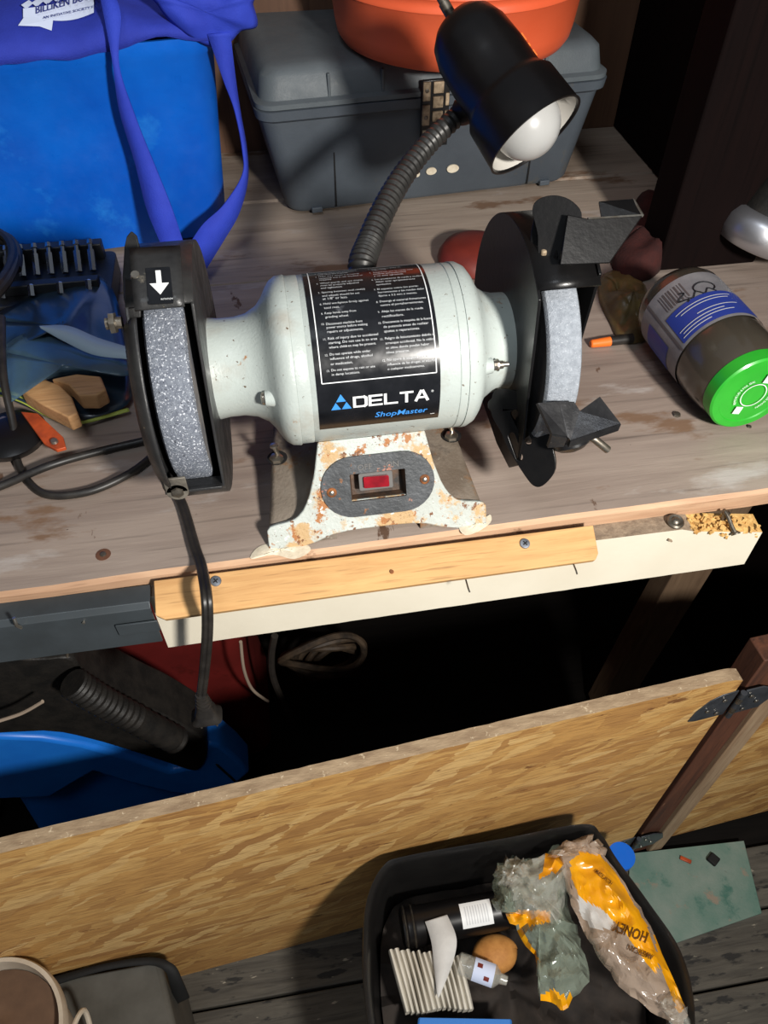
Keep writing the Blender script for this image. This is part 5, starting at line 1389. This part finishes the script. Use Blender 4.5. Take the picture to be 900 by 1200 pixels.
# =================================================================== TRASH BIN and its rubbish
tz = -.555
tbn = thing('trash_bin', (0.18, .18, -0.9), 'black rectangular plastic trash bin full of rubbish in front of the OSB door', 'trash bin')
rimpx = [(427, 1100), (432, 1052), (450, 1016), (478, 1004), (590, 984), (682, 967), (704, 980), (722, 1008), (760, 1060), (796, 1115), (812, 1180), (806, 1260), (770, 1330), (620, 1380), (500, 1370), (452, 1290), (430, 1180)]
RP = closed_path([atz(x, y, tz) for x, y in rimpx], 5)
cR = sum(RP, Vector())/len(RP)
def rring(sc_, z, dy=0.0): return [Vector((cR.x+(p.x-cR.x)*sc_, cR.y+(p.y-cR.y)*sc_+dy, z)) for p in RP]
mb = MB()
mb.loft([rring(.74, -.898), rring(.80, -.89), rring(.975, tz-.03), rring(.98, tz-.012), rring(1.0, tz-.010), rring(1.012, tz-.002), rring(1.006, tz+.002), rring(.985, tz-.001), rring(.965, tz-.010), rring(.94, tz-.08), rring(.80, -.84)], cap=False)
mb.add(rring(.74, -.898), [tuple(range(len(RP)))]); mb.build('bin_body', 'bin_black', tbn, smooth=45)
# litter heap filling the bin
def heap(u, v):
    k = int(round(u*len(RP))) % len(RP); s_ = .90*v; p = Vector((cR.x+(RP[k].x-cR.x)*s_, cR.y+(RP[k].y-cR.y)*s_, 0))
    return Vector((p.x, p.y, tz-.125+.03*noise.noise(p*22)+.012*noise.noise(p*70)))
mb = MB(); mb.grid(heap, len(RP), 16); tag(recentre(mb.build('rubbish_heap', 'litter', smooth=50, recalc=False)), 'dark mixed rubbish filling the trash bin', 'rubbish', kind='stuff')
# black aerosol can lying at the back
ca, cb = atz(470, 1088, tz-.055), atz(600, 1064, tz-.055)
cd = (cb-ca).normalized()
cn = thing('spray_can', (ca+cb)/2-Vector((0, 0, .024)), 'black cylindrical can with a white barcode label lying in the trash bin', 'can')
mb = MB(); mb.lathe([(0, .018), (.002, .023), (.006, .024), (.008, .022), (.012, .0225), (.015, .024), (.018, .0225), (.13, .0225), (.132, .018)], ca, cd, 40); mb.build('can_body', 'black_gloss', cn, smooth=30)
for a_ in (.005, .0145):
    mb = MB(); mb.lathe([(a_-.0012, .0235), (a_, .0248), (a_+.0012, .0235)], ca, cd, 40, cap=False); mb.build('can_rim', 'steel_dull', cn)
ce = (Vector((0, 0, CH))-ca); ce = (ce-cd*ce.dot(cd)).normalized(); cf = cd.cross(ce)
mb = MB(); mb.grid(lambda u, v: ca+cd*(.072+.038*u)+(ce*math.cos(R(-38+72*v))+cf*math.sin(R(-38+72*v)))*.0231, 1, 12); cl_ = mb.build('can_label', 'print_white', cn, recalc=False)
for k in range(9):
    mb = MB(); x = .077+.0033*k; mb.grid(lambda u, v: ca+cd*(x+.0014*u)+(ce*math.cos(R(-26+50*v))+cf*math.sin(R(-26+50*v)))*.0234, 1, 6); mb.build('barcode_bar', 'print_grey', cl_, recalc=False)
# pleated stack of paper: each sheet of the fan is a fold
pt = thing('paper_filters', atz(510, 1140, tz-.11), 'fanned stack of pleated white paper filters in the trash bin', 'paper')
for k in range(13):
    a_ = atz(458+k*6.5, 1118+(-1 if k % 2 else 1)*1.0+k*.6-6, tz-.045+.002*math.sin(k)); b_ = atz(478+k*6.2, 1186+2.0*math.sin(k*.7)-k*.4, tz-.060)
    mb = MB(); dv = (b_-a_).normalized(); sd = Vector((dv.y, -dv.x, 0)).normalized()
    if sd.x < 0: sd = -sd
    mb.loft([[a_+dv*t*(b_-a_).length+sd*x*(1+.25*math.sin(k+t*3))+Vector((0, 0, z+.006*math.sin(t*math.pi))) for x, z in ((-.0026, -.016), (.0022, -.016), (.0026, -.001), (.0006, .0035), (-.0014, .0035), (-.0030, -.001))] for t in (0, .25, .5, .75, 1)])
    mb.build('paper_fold', 'paper_white', pt, smooth=40)
mb = loftstrip([atz(498, 1080, tz-.028), atz(505, 1102, tz-.030), atz(508, 1125, tz-.034), atz(512, 1165, tz-.04)], [atz(524, 1072, tz-.026), atz(535, 1100, tz-.026), atz(530, 1130, tz-.032), atz(514, 1170, tz-.04)])
tag(recentre(mb.build('tissue', 'tissue', smooth=70, solid=.001, recalc=False)), 'crumpled white tissue draped over the can and the paper filters', 'tissue')
# bread roll and tube with label
mb = MB(); c = atz(580, 1118, tz-.075)
mb.grid(lambda u, v: c+Vector((.028*math.cos(2*math.pi*u)*math.sin(math.pi*v)*(1+.08*noise.noise(Vector((u*6, v*4, 0)))), .022*math.sin(2*math.pi*u)*math.sin(math.pi*v), .018*math.cos(math.pi*v))), 28, 16)
tag(recentre(mb.build('bread_roll', 'bread', smooth=80, recalc=False)), 'round golden brown bread roll in the trash bin beside the can', 'bread')
ta, tc_ = atz(535, 1128, tz-.045), atz(590, 1148, tz-.045); td = (tc_-ta).normalized()
tu = thing('small_tube', (ta+tc_)/2-Vector((0, 0, .012)), 'small clear plastic tube with a white label in the trash bin', 'tube')
mb = MB(); mb.lathe([(0, .008), (.003, .0125), (.046, .0125), (.052, .006), (.060, .005)], ta, td, 28); mb.build('tube_body', 'clear_film', tu, smooth=40)
te = (Vector((0, 0, CH))-ta); te = (te-td*te.dot(td)).normalized(); tf = td.cross(te)
mb = MB(); mb.grid(lambda u, v: ta+td*(.020+.024*u)+(te*math.cos(R(-70+140*v))+tf*math.sin(R(-70+140*v)))*.0131, 1, 14); tl = mb.build('tube_label', 'logo_white', tu, recalc=False)
for u0, v0 in ((.15, .25), (.55, .6)):
    mb = MB(); mb.grid(lambda u, v: ta+td*(.020+.024*(u0+.25*u))+(te*math.cos(R(-70+140*(v0+.15*v)))+tf*math.sin(R(-70+140*(v0+.15*v))))*.0135, 1, 6); mb.build('label_mark', 'red_plastic', tl, recalc=False)
mb = MB(); P = [atz(x, y, tz-.05) for x, y in ((490, 1192), (600, 1194), (602, 1230), (486, 1228))]; o_ = P[0]; mb.prism([((p-o_).x, (p-o_).y) for p in P], o_-Vector((0, 0, .006)), (1, 0, 0), (0, 1, 0), .006)
tag(recentre(mb.build('flat_blue_lid', 'blue_lid', bevel=.002)), 'flat blue plastic lid at the very front of the trash bin', 'card')  # blue plastic lid lying flat among the rubbish
# ---- crumpled bags
FILM = {}
def inside(x, y, poly):
    c = False; n_ = len(poly)
    for i in range(n_):
        (x1, y1), (x2, y2) = poly[i], poly[(i+1) % n_]
        if (y1 > y) != (y2 > y) and x < (x2-x1)*(y-y1)/(y2-y1)+x1: c = not c
    return c
def bag(name, pxs, z0, hgt, mats, seed, parent=None, f=26, nn=26, prints=(), jit=3.0, dome=.5):
    """crumpled sheet: jagged outline, ridged folds; prints = [(polygon, material slot)] inked on the film"""
    rnd = random.Random(seed); P = []
    for i in range(len(pxs)):
        a, b = pxs[i], pxs[(i+1) % len(pxs)]
        for k in range(5):
            t = k/5; P.append((a[0]+(b[0]-a[0])*t+rnd.uniform(-jit, jit)*(1 if k else .3), a[1]+(b[1]-a[1])*t+rnd.uniform(-jit, jit)*(1 if k else .3)))
    cx = sum(p[0] for p in P)/len(P); cy = sum(p[1] for p in P)/len(P)
    N = len(P); cen = []; vs = []
    for j in range(nn+1):
        for i in range(N):
            v = j/nn; x = cx+(P[i][0]-cx)*v; y = cy+(P[i][1]-cy)*v; cen.append((x, y))
            p = atz(x, y, z0); q = p*f+Vector((seed*3.7, 0, 0))
            rid = 1-abs(noise.noise(q))*2.2; rid2 = 1-abs(noise.noise(q*2.3+Vector((0, 9, 0))))*2.2
            h = hgt*(dome*(1-v**3)+.55*rid*(1-v**8)+.28*rid2+.5*noise.noise(q*.6))
            vs.append(p+(Vector((0, 0, CH))-p).normalized()*h)
    mb = MB()
    for j in range(nn):
        for i in range(N):
            i2 = (i+1) % N; ids = (j*N+i, j*N+i2, (j+1)*N+i2, (j+1)*N+i)
            mx = sum(cen[k][0] for k in ids)/4; my = sum(cen[k][1] for k in ids)/4; m_ = 0
            for poly, slot in prints:
                if inside(mx, my, poly): m_ = slot
            mb.f.append(ids); mb.mi.append(m_)
    mb.v = vs
    FILM[(parent.name, name)] = [((450+FPX*(p-Vector((0, 0, CH))).dot(rt)/(p-Vector((0, 0, CH))).dot(fw), 600-FPX*(p-Vector((0, 0, CH))).dot(up)/(p-Vector((0, 0, CH))).dot(fw)), p.z) for p in vs]
    return mb.build(name, mats, parent, smooth=28, recalc=False)
b1_ = thing('plastic_bag', atz(640, 1080, tz-.02), 'crumpled clear plastic bag with traces of yellow print on top of the rubbish', 'bag')
G3 = ['clear_film_green', 'yellow_print']
bag('bag_film', [(582, 1016), (600, 1003), (625, 1008), (655, 990), (672, 1003), (665, 1060), (680, 1100), (690, 1150), (660, 1185), (634, 1172), (628, 1120), (604, 1085), (580, 1065), (576, 1040)], tz-.030, .030, G3, 2, b1_,
    prints=[([(588, 1074), (612, 1066), (645, 1068), (645, 1080), (612, 1086), (594, 1084)], 1), ([(600, 1090), (612, 1088), (632, 1125), (628, 1142), (612, 1120)], 1), ([(630, 1172), (648, 1158), (690, 1182), (680, 1200), (645, 1190)], 1)])
bag('bag_film', [(592, 1022), (640, 1000), (668, 1010), (662, 1060), (655, 1085), (640, 1080), (608, 1072), (596, 1050)], tz-.010, .024, ['clear_film', 'yellow_print'], 9, b1_, prints=[([(640, 1000), (664, 1002), (650, 1022), (632, 1030)], 1)])
bag('bag_knot', [(580, 1022), (592, 1004), (606, 1004), (620, 1012), (618, 1030), (600, 1042), (584, 1038)], tz+.004, .022, 'clear_film', 4, b1_, f=60, nn=14)
b2_ = thing('candy_bag', atz(740, 1080, tz+.0), 'long clear plastic bag with a bright yellow printed panel hanging over the bin edge', 'bag')
bag('bag_film', [(655, 1000), (672, 988), (702, 996), (732, 1034), (762, 1085), (786, 1140), (806, 1190), (796, 1205), (770, 1190), (732, 1162), (702, 1124), (680, 1084), (664, 1044)], tz+.000, .018, ['clear_film_pink', 'yellow_print', 'tissue'], 3, b2_, nn=40, jit=1.5,
    prints=[([(676, 1052), (700, 1054), (722, 1076), (714, 1090), (692, 1086), (680, 1072)], 2), ([(668, 1010), (680, 998), (702, 1000), (722, 1024), (756, 1080), (774, 1128), (768, 1140), (752, 1122), (732, 1092), (706, 1066), (680, 1052), (670, 1030)], 1), ([(762, 1080), (770, 1084), (802, 1180), (796, 1190), (776, 1140)], 1)])
bag('bag_tail', [(772, 1172), (790, 1160), (806, 1180), (812, 1204), (796, 1212), (780, 1196)], tz+.006, .020, 'clear_film', 8, b2_, f=70, nn=12)
bag('bag_top', [(640, 1004), (660, 986), (690, 978), (708, 990), (712, 1004), (690, 998), (668, 1004)], tz+.006, .016, 'clear_film_pink', 12, b2_, f=60, nn=12)
def bag_text(body, cx, cy, wpx, hpx, ang_, z):
    vs, fs = text2d(body, width=wpx, height=hpx, align='C', bold=.015)
    ca_, sa_ = math.cos(ang_), math.sin(ang_); F = FILM[(b2_.name, 'bag_film')]; F = [q for q in F if abs(q[0][0]-cx) < wpx and abs(q[0][1]-cy) < wpx]
    out = []
    for a, b in vs:
        x, y = cx+a*ca_+b*sa_, cy+a*sa_-b*ca_
        near = sorted(F, key=lambda q: (q[0][0]-x)**2+(q[0][1]-y)**2)[:8]
        out.append(atz(x, y, max(q[1] for q in near)+.0012))
    mb = MB(); mb.add(out, fs); mb.build('bag_lettering', 'brown_ink', b2_, smooth=0, recalc=False)
bag_text('HONEY', 741, 1086, 42, 13, R(200), tz+.037); bag_text('AMERICAN', 752, 1113, 32, 7, R(203), tz+.034); bag_text('MADE WITH', 706, 1030, 24, 5, R(40), tz+.030)
# blue cup behind the bin corner
mb = MB(); c = atz(722, 1012, -.70); mb.lathe([(0, .010), (.02, .014), (.024, .018), (.034, .018), (.034, .014)], c-Vector((0, 0, .0)), (0, 0, 1), 28)
bcup = tag(recentre(mb.build('bottle_cap', 'blue_bin')), 'bright blue plastic cap wedged behind the right corner of the trash bin', 'cap')
# =================================================================== bottom left: grey box with strap, cream ring bucket
gb = thing('grey_case', (-0.25, .25, -0.9), 'low grey soft case with a black strap on the floor at the bottom left', 'case')
P = [atz(x, y, -.72) for x, y in ((-60, 1172), (188, 1126), (215, 1240), (-60, 1300))]
zc = -.72; o_ = P[0]
mb = MB(); mb.prism([((p-o_).x, (p-o_).y) for p in P], Vector((o_.x, o_.y, -.898)), (1, 0, 0), (0, 1, 0), .178); mb.build('case_body', 'box_grey', gb, bevel=.006, seg=3)
mb = loftstrip([atz(52, 1148, -.718), atz(120, 1130, -.715), atz(175, 1122, -.715), atz(203, 1130, -.716), atz(214, 1150, -.735), atz(222, 1168, -.78)], [atz(54, 1158, -.718), atz(120, 1138, -.715), atz(172, 1131, -.715), atz(193, 1138, -.716), atz(199, 1154, -.735), atz(206, 1176, -.78)])
mb.build('strap', 'black_matte', gb, smooth=60, solid=.003, recalc=False)
cb_ = thing('cream_tub', (-0.415, .192, -0.72), 'round cream plastic tub with brown contents at the bottom left corner', 'tub')
cz = -.60; cc_ = atz(-18, 1222, cz); rad = (atz(72, 1200, cz)-cc_).length
mb = MB(); mb.lathe([(-.117, rad*.80), (-.02, rad*.96), (-.018, rad*1.03), (-.006, rad*1.04), (0, rad*1.02), (.0, rad*.965), (-.02, rad*.93), (-.110, rad*.78)], cc_, (0, 0, 1), 64); mb.build('bucket_body', 'cream_plastic', cb_, smooth=40)
mb = MB(); mb.grid(lambda u, v: cc_+Vector((rad*.92*v*math.cos(2*math.pi*u), rad*.92*v*math.sin(2*math.pi*u), -.022+.006*noise.noise(Vector((u*4, v*4, 0))))), 32, 8); mb.build('contents', 'brown_card', cb_, recalc=False)
mb = MB(); mb.tube(smooth_path([cc_+Vector((rad*1.06, -.01, -.012)), cc_+Vector((rad*1.18, .02, -.03)), cc_+Vector((rad*1.22, -.02, -.08))], 8), .003, 8); mb.build('bail_handle', 'cream_plastic', cb_)
